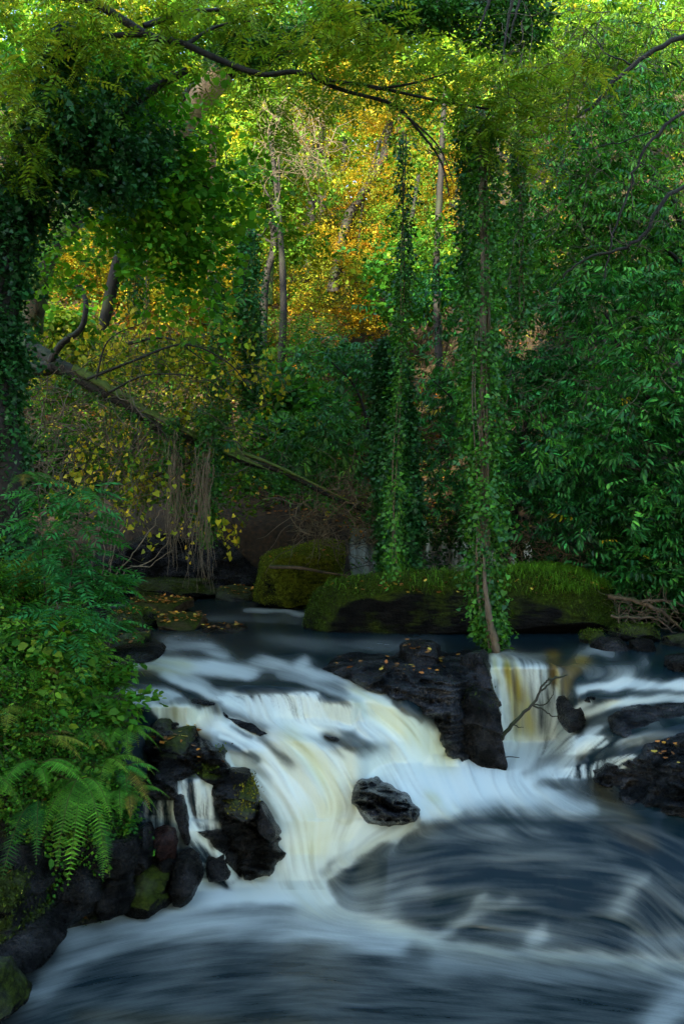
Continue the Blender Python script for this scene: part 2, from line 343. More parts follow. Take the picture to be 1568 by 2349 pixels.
# ------------------------------------------------------------------ the river: one surface through both pools and the cascade
COLS = [   # picture column, then (row, water level in metres)
    (-700, [(1335, 1.3), (1480, 1.3), (1560, 1.2), (1700, .9), (1850, .45), (2000, .05), (2060, 0), (2700, 0)]),
    (240, [(1335, 1.3), (1485, 1.3), (1540, 1.24), (1600, 1.12), (1650, 1.02), (1700, .92), (1740, .84), (1790, .72), (1830, .62), (1900, .40), (1990, .08), (2050, 0), (2700, 0)]),
    (345, [(1335, 1.3), (1480, 1.3), (1535, 1.24), (1600, 1.12), (1620, 1.11), (1648, 1.0), (1700, .86), (1760, .72), (1832, .58), (1838, .565), (1900, .38), (1960, .2), (2030, .02), (2050, 0), (2700, 0)]),
    (440, [(1335, 1.3), (1470, 1.3), (1530, 1.24), (1600, 1.13), (1620, 1.11), (1650, 1.0), (1700, .83), (1760, .75), (1786, .71), (1792, .70), (1875, .47), (1905, .40), (1950, .26), (2020, .04), (2045, 0), (2700, 0)]),
    (490, [(1335, 1.3), (1470, 1.3), (1530, 1.24), (1600, 1.13), (1650, 1.02), (1720, .86), (1786, .69), (1875, .46), (1950, .25), (2020, .03), (2045, 0), (2700, 0)]),
    (560, [(1335, 1.3), (1480, 1.3), (1520, 1.26), (1580, 1.16), (1640, 1.03), (1700, .89), (1800, .61), (1900, .32), (2000, .04), (2035, 0), (2700, 0)]),
    (700, [(1335, 1.3), (1480, 1.3), (1560, 1.21), (1590, 1.18), (1597, 1.165), (1648, 1.01), (1700, .90), (1760, .72), (1800, .61), (1880, .39), (1960, .15), (2020, .02), (2050, 0), (2700, 0)]),
    (800, [(1335, 1.3), (1480, 1.3), (1560, 1.22), (1612, 1.12), (1655, .98), (1720, .84), (1790, .64), (1860, .44), (1930, .26), (2000, .12), (2070, .03), (2110, 0), (2700, 0)]),
    (900, [(1335, 1.3), (1490, 1.3), (1560, 1.22), (1620, 1.1), (1700, .85), (1750, .68), (1800, .60), (1850, .52), (1900, .44), (1960, .33), (2040, .17), (2120, .02), (2140, 0), (2700, 0)]),
    (1030, [(1335, 1.3), (1490, 1.3), (1560, 1.22), (1640, 1.0), (1720, .72), (1760, .63), (1800, .60), (1860, .55), (1890, .51), (1950, .40), (2030, .24), (2130, .03), (2155, 0), (2700, 0)]),
    (1125, [(1335, 1.3), (1490, 1.3), (1508, 1.28), (1530, 1.26), (1700, .63), (1720, .61), (1800, .59), (1860, .56), (1890, .52), (1950, .41), (2030, .26), (2140, .03), (2170, 0), (2700, 0)]),
    (1270, [(1335, 1.3), (1500, 1.3), (1525, 1.275), (1532, 1.26), (1700, .63), (1720, .61), (1800, .59), (1860, .56), (1890, .52), (1950, .42), (2030, .27), (2150, .04), (2185, 0), (2700, 0)]),
    (1320, [(1335, 1.3), (1490, 1.3), (1530, 1.26), (1600, 1.1), (1660, .88), (1700, .80), (1745, .68), (1785, .60), (1860, .56), (1890, .52), (1950, .42), (2030, .28), (2150, .05), (2190, 0), (2700, 0)]),
    (1430, [(1335, 1.3), (1490, 1.3), (1530, 1.26), (1570, 1.18), (1605, 1.12), (1690, .94), (1700, .91), (1740, .80), (1785, .63), (1860, .56), (1890, .53), (1950, .43), (2030, .29), (2150, .06), (2200, 0), (2700, 0)]),
    (1568, [(1335, 1.3), (1500, 1.3), (1560, 1.22), (1605, 1.14), (1700, .96), (1760, .84), (1820, .70), (1860, .60), (1890, .54), (1950, .44), (2030, .31), (2150, .08), (2210, 0), (2700, 0)]),
    (2300, [(1335, 1.3), (1520, 1.3), (1600, 1.16), (1700, 1.0), (1800, .8), (1900, .6), (2030, .36), (2150, .14), (2260, 0), (2700, 0)]),
]
def level(u, v):
    """u (m,), v (k,) -> (k,m)"""
    prof = np.stack([np.interp(v, [p[0] for p in c[1]], [p[1] for p in c[1]]) for c in COLS], 1)
    cu = np.array([c[0] for c in COLS], float); out = np.zeros((len(v), len(u)))
    j = np.clip(np.searchsorted(cu, u)-1, 0, len(cu)-2); t = np.clip((u-cu[j])/(cu[j+1]-cu[j]), 0, 1); t = t*t*(3-2*t)
    return prof[:, j]*(1-t)+prof[:, j+1]*t

GU = np.arange(-60, 1641, 2.); GV = np.arange(1340, 2421, 2.)
UU, VV = np.meshgrid(GU, GV)
def segdist(pts):
    d = np.full(UU.shape, 1e9)
    for (a, b), (c, e) in zip(pts[:-1], pts[1:]):
        L = (c-a)**2+(e-b)**2+1e-9; t = np.clip(((UU-a)*(c-a)+(VV-b)*(e-b))/L, 0, 1)
        d = np.minimum(d, np.hypot(UU-a-t*(c-a), VV-b-t*(e-b)))
    return d
def inside(pts):
    r = np.zeros(UU.shape, bool); n = len(pts)
    for i in range(n):
        (x1, y1), (x2, y2) = pts[i], pts[(i+1) % n]
        if y1 == y2: continue
        c = ((VV < y1) != (VV < y2)) & (UU < (x2-x1)*(VV-y1)/(y2-y1)+x1); r ^= c
    return r
foam = np.zeros(UU.shape); peat = np.zeros(UU.shape); stk = np.ones(UU.shape)*.55
flu = np.ones(UU.shape)*1e-3; flv = np.zeros(UU.shape); flw = np.ones(UU.shape)*1e-3
def flow(u, v, dx, dy, s=70, k=1.):
    global flu, flv, flw
    L = math.hypot(dx, dy); wg = k*np.exp(-(((UU-u)/s)**2+((VV-v)/s)**2)); flu += wg*dx/L; flv += wg*dy/L; flw += wg
def paint(pts, val, wd, soft, al=1., am=None, sk=None, poly=False):
    global foam, peat, stk
    pts = [tuple(p) for p in pts]
    if not poly: pp = cr(pts, 8) if len(pts) > 2 else pts; d = segdist([tuple(q) for q in pp])
    else: d = np.where(inside(pts), 0, segdist(pts+[pts[0]])); 
    a = al*np.exp(-(np.maximum(0, d-wd)/soft)**2)
    if val is not None: foam = foam*(1-a)+val*a
    if am is not None: peat = peat*(1-a)+am*a
    if sk is not None: stk = stk*(1-a)+sk*a
# --- flow directions
for u in range(-50, 1650, 100):
    for v in (1380, 1440): flow(u, v, 1, .02, 60)
for v in (2120, 2200, 2300, 2400):
    for u in range(-50, 1650, 110):
        flow(u, v, 1, .45*(u-700)/900*(-1 if u < 700 else 1)*(1 if u > 700 else -1)*(.3 if v > 2200 else 1) if u > 700 else -.35*(700-u)/700, 80)
for u, v, dx, dy in [(300, 1520, 1, .05), (420, 1510, 1, .15), (520, 1530, 1, .25), (640, 1525, 1, .35), (760, 1540, 1, .4), (860, 1560, 1, .5), (960, 1510, 1, .2),
    (380, 1570, 1, .5), (480, 1600, 1, .55), (620, 1575, 1, .12), (760, 1600, 1, .45), (300, 1640, 1, .3), (420, 1680, 1, .3), (540, 1690, 1, .45), (620, 1660, 1, .5), (720, 1680, 1, .5),
    (560, 1740, 1, .7), (640, 1760, .8, 1), (740, 1740, .7, 1), (840, 1700, 1, .75), (900, 1640, 1, .8), (960, 1690, .7, 1), (1010, 1740, .4, 1),
    (620, 1820, .6, 1), (700, 1830, .5, 1), (800, 1790, .5, 1), (880, 1770, .5, 1), (680, 1930, .15, 1), (760, 1900, -.3, 1), (860, 1930, -1, .6), (930, 1890, -1, .5), (640, 1990, .1, 1),
    (1050, 1790, .5, 1), (1150, 1740, -.5, 1), (1150, 1820, .7, .9), (1080, 1850, .35, 1), (1200, 1850, .8, .8), (1300, 1850, 1, .7), (1350, 1800, 1, .2), (980, 1840, 1, .6), (1000, 1770, .2, 1),
    (1450, 1900, 1, .5), (1530, 1930, 1, .6), (1100, 1900, 1, .04), (1300, 1930, 1, .0), (950, 1950, 1, -.25), (850, 2000, 1, -.4), (1050, 2000, 1, -.08), (1200, 2000, 1, .02), (1400, 2010, 1, .1),
    (900, 2070, 1, -.3), (1040, 2090, 1, -.55), (1200, 2080, 1, -.1), (1350, 2090, 1, .05), (1500, 2090, .6, .8), (1520, 2150, .3, 1), (1300, 2150, 1, .1), (740, 2060, .3, 1),
    (1400, 1640, -1, .45), (1500, 1640, -1, .25), (1300, 1680, -1, .7), (1400, 1700, -1, .55), (1500, 1700, -1, .3), (1350, 1740, -1, .7), (1450, 1750, -1, .5), (1550, 1760, -1, .25),
    (1400, 1560, -1, .1), (1500, 1560, -1, .05), (1550, 1600, -1, .08), (1400, 1520, 1, .15), (1500, 1530, .6, .6), (1480, 1840, 1, -.15), (1550, 1850, 1, -.2)]:
    flow(u, v, dx, dy, 55, 2.)
for u, v, s in [(590, 1622, 22), (640, 1625, 22), (690, 1625, 22), (725, 1625, 20), (390, 1634, 22), (450, 1634, 22), (490, 1636, 18), (770, 1638, 18), (815, 1640, 18), (925, 1600, 16),
    (1140, 1560, 30), (1180, 1580, 35), (1230, 1590, 35), (1270, 1600, 28), (1150, 1650, 35), (1220, 1660, 35), (410, 1830, 22), (440, 1835, 25), (470, 1840, 25), (350, 1870, 25), (390, 1880, 25), (350, 1920, 25), (480, 1920, 16), (1300, 1590, 14), (1330, 1775, 18), (1380, 1765, 16)]:
    flow(u, v, .06, 1, s, 14)
for (u, v) in [(430, 1880), (470, 1935), (510, 1975), (530, 2010)]: flow(u, v, .6, 1, 18, 10)
for (u, v) in [(1290, 1705), (1340, 1705), (1380, 1700), (1300, 1770)]: flow(u, v, -.8, .8, 16, 10)
# --- foam, dark water over rock, and peat-brown water
paint([(250, 1385), (420, 1388)], .25, 2, 4); paint([(560, 1399), (640, 1402), (700, 1406)], .38, 1.5, 5); paint([(480, 1415), (700, 1421)], .12, 3, 6)
paint([(440, 1330+20), (560, 1352)], .2, 1, 4)
paint([(600, 1465), (800, 1480), (1000, 1478)], .1, 6, 12)
paint([(370, 1480), (420, 1476), (470, 1480), (510, 1500)], .38, 4, 13)
paint([(240, 1522), (330, 1515), (440, 1530), (520, 1535), (580, 1545)], .62, 7, 15); paint([(345, 1530)], None, 0, 1) if False else None
paint([(330, 1525), (420, 1530)], None, 8, 14, am=.35)
paint([(595, 1519), (640, 1530), (680, 1545), (730, 1560)], .42, 5, 14)
paint([(700, 1515), (690, 1530), (720, 1543), (763, 1552), (825, 1572), (860, 1590)], .5, 3, 12)
paint([(640, 1545), (720, 1565), (800, 1590)], .3, 4, 9)
paint([(280, 1575), (340, 1580)], .08, 8, 8)
paint([(375, 1543), (451, 1577), (495, 1606)], .62, 3, 9); paint([(420, 1550), (500, 1585)], .4, 2, 8)
paint([(284, 1596), (331, 1602), (370, 1590), (400, 1600)], .6, 6, 11)
paint([(495, 1568), (619, 1557), (722, 1590), (619, 1597), (530, 1592)], .03, 1, 6, poly=True, sk=.25)
paint([(500, 1601), (586, 1600), (726, 1594), (742, 1655), (690, 1655), (610, 1630)], .72, 1, 6, poly=True, sk=1.5)
paint([(350, 1621), (495, 1623), (506, 1640), (440, 1650), (370, 1644)], .82, 1, 6, poly=True, am=.3, sk=.8)
paint([(394, 1607), (495, 1612)], .08, 4, 6); paint([(499, 1622), (533, 1644), (600, 1668), (667, 1697)], .14, 8, 12)
paint([(523, 1603), (619, 1641), (691, 1665), (739, 1680), (787, 1716), (811, 1773)], .93, 6, 14, am=.06)
paint([(739, 1620), (806, 1616), (838, 1649), (801, 1665), (749, 1655)], .74, 1, 7, poly=True, sk=1.3); paint([(734, 1603), (806, 1614)], .08, 3, 5)
paint([(408, 1656), (485, 1668), (552, 1685), (595, 1725), (643, 1773), (691, 1840), (715, 1888)], .95, 9, 15)
paint([(456, 1697), (523, 1703)], .3, 5, 14); paint([(520, 1708), (555, 1720), (590, 1742)], .12, 4, 11); paint([(530, 1670), (575, 1690)], .3, 1, 6); paint([(500, 1690), (540, 1700), (565, 1720)], .8, 1.5, 4)
paint([(523, 1750), (571, 1775), (610, 1817), (634, 1869)], .82, 8, 20, am=.1)
paint([(570, 1760), (620, 1790), (640, 1830)], .35, 2, 7, .7); paint([(600, 1810), (660, 1890)], .5, 2, 7, .6)
paint([(640, 1690), (700, 1712), (760, 1740)], .7, 8, 16)
paint([(667, 1692), (715, 1740), (753, 1788)], .82, 10, 18, am=.38)
paint([(825, 1587), (883, 1634), (940, 1672), (990, 1700), (1018, 1740)], .84, 14, 17, am=.32)
paint([(845, 1667), (915, 1685), (975, 1755)], .95, 12, 20)
paint([(755, 1690), (825, 1714), (865, 1737)], .1, 5, 11); paint([(735, 1690), (800, 1760)], .4, 1, 6, .7); paint([(700, 1790), (690, 1800)], .45, 2, 6)
paint([(900, 1612), (960, 1652)], .1, 4, 6); paint([(862, 1700), (905, 1745)], .25, 2, 6); paint([(840, 1740), (880, 1775)], .3, 2, 6, .7)
paint([(640, 1790), (760, 1765), (900, 1745), (1000, 1745), (1170, 1745), (1290, 1785), (1200, 1830), (1030, 1855), (950, 1890), (860, 1925), (740, 1975), (640, 2000), (612, 1930), (650, 1860)], .97, 1, 24, poly=True, sk=.35)
paint([(780, 1810), (800, 1830), (700, 1880)], None, 14, 22, am=.25); paint([(700, 1960), (760, 1930)], None, 14, 22, am=.22); paint([(984, 1826), (1000, 1832)], .85, 5, 8, am=.4)
paint([(1145, 1740), (1215, 1728), (1260, 1708), (1288, 1681)], .95, 14, 15, am=.05)
paint([(1168, 1778), (1260, 1783), (1357, 1787)], .85, 4, 6); paint([(1240, 1800), (1400, 1795)], .12, 6, 9)
paint([(1090, 1845), (1230, 1830), (1350, 1850), (1280, 1875), (1050, 1885), (1030, 1870)], .5, 1, 22, .75, poly=True, sk=.5)
paint([(1050, 1872), (1180, 1866), (1330, 1880)], .26, 8, 14, .8); paint([(1380, 1800), (1400, 1850), (1440, 1900)], .02, 12, 18, am=.2); paint([(1395, 1870), (1480, 1930)], .12, 10, 18, am=.1)
paint([(955, 1848), (1000, 1862), (1043, 1860), (1010, 1880), (960, 1900)], .88, 5, 10, am=.15)
paint([(860, 1945), (950, 1895), (1150, 1882), (1400, 1898), (1700, 1950), (1700, 2200), (1400, 2185), (1050, 2160), (930, 2120), (800, 2100), (745, 2050), (770, 1985)], .02, 1, 18, .95, poly=True, sk=.6)
for q in [((790, 2050), (870, 2040), (960, 2030), .40, 20), ((900, 2080), (850, 2090), (800, 2085), .35, 14), ((1105, 2060), (1065, 2105), (1005, 2150), .42, 9), ((1180, 2060), (1120, 2080), (1070, 2105), .32, 9),
          ((1450, 2025), (1435, 2060), (1420, 2085), .38, 16), ((1480, 2010), (1455, 2030), (1445, 2050), .4, 8), ((1245, 2130), (1235, 2145), (1220, 2160), .42, 11), ((1460, 2155), (1500, 2165), (1560, 2150), .35, 16),
          ((1360, 1920), (1400, 1960), (1450, 2010), .2, 12), ((1020, 1975), (1200, 1965), (1380, 1975), .14, 8), ((1500, 1980), (1540, 2040), (1590, 2100), .2, 14), ((880, 1960), (1000, 1925), (1150, 1915), .2, 9), ((960, 1910), (1100, 1900), (1250, 1903), .2, 4)]:
    paint(q[:3], q[3]*.8, 1, q[4]*1.6, .8)
paint([(950, 1893), (860, 1935), (790, 1975), (745, 2020), (725, 2060)], .7, 3, 8, am=.25)
paint([(100, 2125), (250, 2085), (400, 2062), (480, 2042), (560, 2035), (700, 2040)], .93, 16, 26, am=0)
paint([(560, 2030), (640, 2020), (700, 2030), (730, 2060)], .95, 14, 20, am=.12)
paint([(100, 2160), (400, 2130), (700, 2130), (900, 2160)], .5, 18, 26, .8, am=0)
paint([(700, 2085), (800, 2100), (930, 2135), (1020, 2170), (1160, 2188), (1350, 2198), (1640, 2222)], .55, 1, 22, .85, am=.2)
paint([(1020, 2200), (1250, 2225), (1640, 2260)], .3, 14, 18, .7)
paint([(-60, 2240), (300, 2210), (500, 2190), (900, 2240), (1300, 2260), (1640, 2290)], .17, 30, 35, .6)
paint([(-60, 2330), (300, 2300), (900, 2330), (1640, 2360)], .07, 40, 40, .8)
paint([(60, 2290), (160, 2200), (220, 2150)], .32, 14, 26, .8); paint([(0, 2160), (100, 2180)], .06, 14, 18); paint([(0, 2250), (60, 2240)], .1, 10, 16)
paint([(1500, 2340), (1568, 2290)], .4, 14, 30); paint([(180, 2330), (450, 2345), (700, 2349)], .02, 6, 14, am=.1)
# left side steps
paint([(330, 1730), (480, 1775)], .05, 25, 14); paint([(250, 1740), (340, 1800)], .03, 20, 15)
paint([(391, 1791), (482, 1790), (484, 1877), (440, 1875), (405, 1830)], .5, .5, 3, poly=True, sk=1.8)
paint([(329, 1836), (398, 1838), (410, 1900), (400, 1960), (348, 1900)], .42, .5, 4, poly=True, sk=1.8)
paint([(440, 1890), (540, 1905), (560, 2000), (520, 2030), (440, 1990)], .25, 1, 10, poly=True, sk=1.5)
paint([(404, 1808), (425, 1851), (437, 1895), (470, 1928), (509, 1962), (533, 2010)], .88, 6, 8)
paint([(446, 1880), (497, 1893), (533, 1914)], .6, 3, 5); paint([(478, 1906), (488, 1940)], .5, 4, 5)
# right fall and slabs
paint([(1127, 1509), (1200, 1512), (1262, 1528), (1287, 1592), (1287, 1680), (1248, 1699), (1155, 1699), (1127, 1662)], .56, 1, 5, poly=True, sk=1.15)
paint([(1150, 1515), (1185, 1580), (1200, 1650), (1205, 1690)], .50, 15, 14, am=.62, sk=.7); paint([(1160, 1530), (1180, 1570), (1190, 1600)], .32, 4, 8, am=.95)
paint([(1140, 1515), (1150, 1560), (1160, 1640)], .7, 2, 4, am=.25); paint([(1140, 1700), (1200, 1706), (1254, 1702)], .95, 8, 12, am=.04)
paint([(1130, 1560), (1140, 1640)], .16, 4, 5); paint([(1240, 1540), (1258, 1620)], .3, 2, 3)
paint([(1150, 1497), (1250, 1512)], .15, 6, 8, am=.1); paint([(1265, 1500), (1272, 1560)], .0, 6, 7, am=.5); paint([(1282, 1540), (1288, 1660)], .35, 2, 5)
paint([(1336, 1512), (1306, 1541), (1292, 1585)], .16, 4, 9, am=.8)
paint([(1330, 1500), (1360, 1490), (1400, 1500)], .22, 4, 8); paint([(1345, 1530), (1420, 1535), (1480, 1520)], .18, 4, 9); paint([(1350, 1550), (1440, 1545)], .2, 3, 7)
paint([(1324, 1583), (1380, 1578), (1422, 1567), (1493, 1572), (1640, 1572)], .66, 4, 9); paint([(1350, 1592), (1440, 1592)], .05, 5, 5)
paint([(1296, 1664), (1352, 1634), (1408, 1612), (1493, 1603), (1640, 1600)], .6, 3, 8, am=.08)
paint([(1254, 1694), (1380, 1692), (1396, 1707), (1324, 1722), (1240, 1726)], .62, 1, 6, poly=True, sk=1.4)
paint([(1350, 1612), (1290, 1650)], .5, 2, 6); paint([(1420, 1701), (1462, 1698)], .5, 4, 5); paint([(1268, 1778), (1321, 1762), (1449, 1733), (1458, 1743), (1352, 1781)], .6, 1, 6, poly=True, sk=1.6)
paint([(1347, 1680), (1372, 1668)], .5, 4, 6); paint([(1240, 1745), (1320, 1745)], .3, 4, 9); paint([(1200, 1772), (1290, 1730)], .3, 2, 10)
for q in [((1380, 1650), (1480, 1630), (1570, 1640)), ((1400, 1720), (1480, 1690), (1560, 1690)), ((1330, 1665), (1400, 1650), (1500, 1660)), ((1450, 1760), (1520, 1750), (1600, 1730))]: paint(q, .16, 3, 9, .8)
# --- streaks along the flow (line integral convolution)
fx, fy = flu/flw, flv/flw; L = np.hypot(fx, fy)+1e-9; fx /= L; fy /= L
def blur(a, k):
    for ax in (0, 1):
        for _ in range(2):
            p = np.pad(a, [(k, k) if i == ax else (0, 0) for i in (0, 1)], mode='wrap'); c = np.cumsum(p, ax)
            a = (np.take(c, range(2*k, c.shape[ax]), ax)-np.take(c, range(0, c.shape[ax]-2*k), ax))/(2*k)
    return a
def lic(src, steps):
    H, W = src.shape; jj, ii = np.meshgrid(np.arange(W, dtype=float), np.arange(H, dtype=float)); acc = src.copy(); wsum = 1.
    for sg in (1, -1):
        x, y = jj.copy(), ii.copy()
        for s in range(steps):
            xi = np.clip(x.astype(int), 0, W-1); yi = np.clip(y.astype(int), 0, H-1)
            x = x+sg*fx[yi, xi]; y = y+sg*fy[yi, xi]
            xi = np.clip(x.astype(int), 0, W-1); yi = np.clip(y.astype(int), 0, H-1)
            k = .5+.5*math.cos(math.pi*s/steps); acc += k*src[yi, xi]; wsum += k
    acc /= wsum; return (acc-acc.mean())/acc.std()
# a long exposure smears the foam along the flow
def drag(src, steps):
    H, W = src.shape; jj, ii = np.meshgrid(np.arange(W, dtype=float), np.arange(H, dtype=float)); acc = src.copy(); ws = 1.
    for sg in (1, -1):
        x, y = jj.copy(), ii.copy()
        for s in range(steps):
            xi = np.clip(x.astype(int), 0, W-1); yi = np.clip(y.astype(int), 0, H-1); x = x+sg*fx[yi, xi]; y = y+sg*fy[yi, xi]
            k = 1-s/steps; acc += k*src[np.clip(y.astype(int), 0, H-1), np.clip(x.astype(int), 0, W-1)]; ws += k
    return acc/ws
cur = np.clip((stk-1.05)/.3, 0, 1)
W_ = np.stack([UU/38, VV/22, 0*UU], -1); dx_ = 9*fbm(W_, 3, 5); dy_ = 5*fbm(W_+50, 3, 6)
ii_ = np.clip(((VV+dy_-GV[0])/2).astype(int), 0, len(GV)-1); jj_ = np.clip(((UU+dx_-GU[0])/2).astype(int), 0, len(GU)-1)
fw_ = foam[ii_, jj_]; foam = (drag(fw_, 16)*.6+fw_*.4)*(1-cur)+cur*drag(foam, 5); peat = drag(peat, 12)
g0 = np.random.default_rng(3)
s1 = lic(g0.normal(size=UU.shape), 22); s2 = lic(blur(g0.normal(size=UU.shape), 2), 45); s3 = lic(blur(g0.normal(size=UU.shape), 7), 60)
streak = (.18+.2*cur)*s1+.42*s2*np.clip(stk, .5, 1.3)+.55*s3*(1-.4*cur)
amp = (.03+.36*foam*(1-foam)*2+.06*cur)*np.where(VV > 1870, .6, 1)
foam2 = np.clip(foam+streak*stk*amp*np.where(foam > .02, 1, .35), 0, .985)
foam2 = np.clip(foam2*sst(1345, 1400, VV)+foam2*.3*(1-sst(1345, 1400, VV)), 0, 1)
foam2 = .35*foam2+.65*sst(.06, .86, foam2)
thr = np.clip(.5*s2+.22*s1+.5*s3, -1.6, 1.8); fall = sst(.3, .8, foam)*np.where(VV > 2040, .35, 1)*sst(1500, 1560, VV)
foam2 = np.clip(foam2-.17*fall*np.maximum(0, thr+.05)-.02*fall, 0, .99)
pool = sst(2090, 2180, VV)*(1-foam); foam2 = np.clip(foam2+pool*(.03+.010*s1+.012*s2+.01*s3), 0, 1)
dome = sst(1870, 1930, VV)*(1-sst(2120, 2180, VV))*(1-foam); foam2 = np.clip(foam2+dome*(.022+.005*s1+.014*s2+.022*s3), 0, 1)
peat2 = np.clip(peat*(1+.25*s2), 0, 1)
calm = sst(1455, 1520, VV)
hgt = (.0010*s2+.0055*s3+.0003*s1)*(.12+.88*calm)*np.where(VV > 1880, .32, 1)
def samp(A, u, v):
    u = np.where(u > 1640, 3280-u, u)
    x = np.clip((u-GU[0])/2, 0, len(GU)-1.001); y = np.clip((v-GV[0])/2, 0, len(GV)-1.001); xi = x.astype(int); yi = y.astype(int); fx_ = x-xi; fy_ = y-yi
    return A[yi, xi]*(1-fx_)*(1-fy_)+A[yi, xi+1]*fx_*(1-fy_)+A[yi+1, xi]*(1-fx_)*fy_+A[yi+1, xi+1]*fx_*fy_
def gridfaces(h, w_):
    i = np.arange(h-1)[:, None]*w_; j = np.arange(w_-1)[None]; return np.stack([i+j, i+j+w_, i+j+w_+1, i+j+1], -1).reshape(-1, 4)
gu = np.concatenate([np.arange(-700, -60, 20), np.arange(-60, 1641, 2.5), np.arange(1660, 2301, 20)]); gv = np.concatenate([np.arange(1336, 2400, 2.3), [2420, 2460, 2520, 2600, 2700]])
Z = level(gu, gv)
for _ in range(2): Z[:, 1:-1] = (Z[:, :-2]+2*Z[:, 1:-1]+Z[:, 2:])/4; Z[1:-1] = (Z[:-2]+2*Z[1:-1]+Z[2:])/4
AU, AV = np.meshgrid(gu, gv)
Z = Z+samp(hgt, AU, AV)
# rounded swells over the hidden ledges
for (u, v, su, sv, a) in [(440, 1500, 60, 16, .03), (620, 1570, 90, 18, .03), (640, 1500, 50, 12, .02), (790, 1605, 45, 12, .02), (560, 1722, 35, 14, .025), (810, 1712, 40, 14, .03), (1200, 1500, 50, 10, .02), (1400, 1530, 60, 20, .02),
                         (1390, 1600, 40, 10, .02)]:
    Z += a*np.exp(-((AU-u)/su)**2-((AV-v)/sv)**2)
YY = F*(CH-Z)/(AV-CV)
YY = np.minimum.accumulate(YY-np.arange(len(gv))[:, None]*-0.0, 0)   # the surface never folds back under itself
for _ in range(1): YY[1:-1] = (YY[:-2]+2*YY[1:-1]+YY[2:])/4
Z = CH-(AV-CV)/F*YY
P = np.stack([(AU-CU)/F*YY, YY, Z], -1)
tag(mesh('river', P.reshape(-1, 3), [gridfaces(len(gv), len(gu))], M_water, attrs={'foam': samp(foam2, AU, AV).ravel(), 'peat': samp(peat2, AU, AV).ravel()}), kind='structure')

# upstream step behind the boulders, a pale veil of water and the stream above it
gu = np.arange(764, 1340, 6.); gv = np.arange(1196, 1345, 3.)
AU, AV = np.meshgrid(gu, gv)
Zu = np.interp(AV, [1190, 1205, 1232, 1245, 1315, 1330, 1350], [2.36, 2.26, 2.13, 2.05, 1.53, 1.42, 1.28])
YY = F*(CH-Zu)/(AV-CV); YY = np.minimum(YY, 24); P = np.stack([(AU-CU)/F*YY, YY, CH-(AV-CV)/F*YY], -1)
fm = np.clip(.02+.34*np.maximum(sst(1240, 1310, AV+.6*np.abs(AU-850))*np.exp(-((AU-850)/75)**2), sst(1000, 1100, AU))+.3*fbm(np.stack([AU/9, AV/90, 0*AU], -1), 3)+.25*np.exp(-((AV-1210)/12)**2), 0, .9)
tag(mesh('upstream_water', P.reshape(-1, 3), [gridfaces(len(gv), len(gu))], M_water, attrs={'foam': fm.ravel(), 'peat': (.25+0*fm).ravel()}), kind='structure')

# ------------------------------------------------------------------ terrain
xs = np.concatenate([np.arange(-60, -14, 1.5), np.arange(-14, 14, .25), np.arange(14, 61, 1.5)]); ys = np.concatenate([np.arange(10.2, 30, .25), np.arange(30, 100, 1.5)])
XX, YY = np.meshgrid(xs, ys)
def hill_z(X, Y):
    yb = 16.2+.5*np.sin(X*.9+1); yb = np.where(X > 0, yb+6*sst(-.7, -.1, X)*(1-sst(2.6, 4.0, X)), yb); yb = yb-4.3*sst(2.8, 4.4, X)
    d = Y-yb; z = 1.15+.95*sst(0, .35, d)+np.where(d > 0, .62*d, 0)+.25*vnoise(np.stack([X*.5, Y*.5, 0*X], -1))*sst(0, 2, d)
    z += np.clip(Y-45, 0, 99)*-.3
    z += .35*np.clip(np.abs(X)-6, 0, 60)*sst(0, 3, d)
    return np.where(d < 0, 1.0, z)
tag(mesh('hillside', np.stack([XX, YY, hill_z(XX, YY)], -1).reshape(-1, 3), [gridfaces(len(ys), len(xs))], M_hill), kind='structure')
# river bed and ground sheet below everything
gx = np.linspace(-120, 120, 60); gy = np.linspace(-60, 11, 40); XX, YY = np.meshgrid(gx, gy)
ZZ = -.35+.9*sst(3.2, 8, np.abs(XX))*1.5+.06*np.clip(np.abs(XX)-8, 0, 60)
ZZ = np.where((YY > 6.8) & (np.abs(XX) < 4), -.35, ZZ)
tag(mesh('ground', np.stack([XX, YY, ZZ], -1).reshape(-1, 3), [gridfaces(40, 60)], M_bank), kind='structure')

def edge_x(Y):
    return np.interp(Y, [3, 4.2, 5.2, 5.7, 6.15, 6.35, 6.6, 6.9, 7.2, 8, 9, 10, 11.5, 13, 16.5], [-2.6, -2.35, -2.15, -2.0, -1.75, -1.45, -1.27, -1.38, -1.52, -1.68, -2.12, -2.62, -3.1, -3.5, -4.2])
def bank_z(X, Y):
    base = np.interp(Y, [3, 6.3, 7.0, 7.6, 8.4, 9.5, 16], [-.15, -.1, .05, .5, .85, 1.15, 1.2])
    s = edge_x(Y)-X
    top = np.interp(Y, [3, 5.5, 6.3, 7, 8, 10, 13, 16], [.15, .2, .5, .62, .45, .35, .3, .3])
    r = top*sst(-.05, .28, s)+(1.30*(1-np.exp(-np.clip(s-.15, 0, 9)/1.0)))*np.interp(Y, [3, 5, 6.2, 7, 10, 16], [.12, .2, .75, 1., .75, .55])
    r += .1*np.clip(s-1, 0, 20)
    n_ = fbm(np.stack([X*2.2, Y*2.2, 0*X], -1), 4)
    return np.where(s > -.1, base+r+.10*n_*sst(0, .3, s), base-.3)
xs = np.concatenate([np.arange(-14, -4.5, .3), np.arange(-4.5, -.9, .04)]); ys = np.arange(3, 16.5, .05); XX, YY = np.meshgrid(xs, ys)
tag(mesh('left_bank', np.stack([XX, YY, bank_z(XX, YY)], -1).reshape(-1, 3), [gridfaces(len(ys), len(xs))], M_bank), kind='structure')

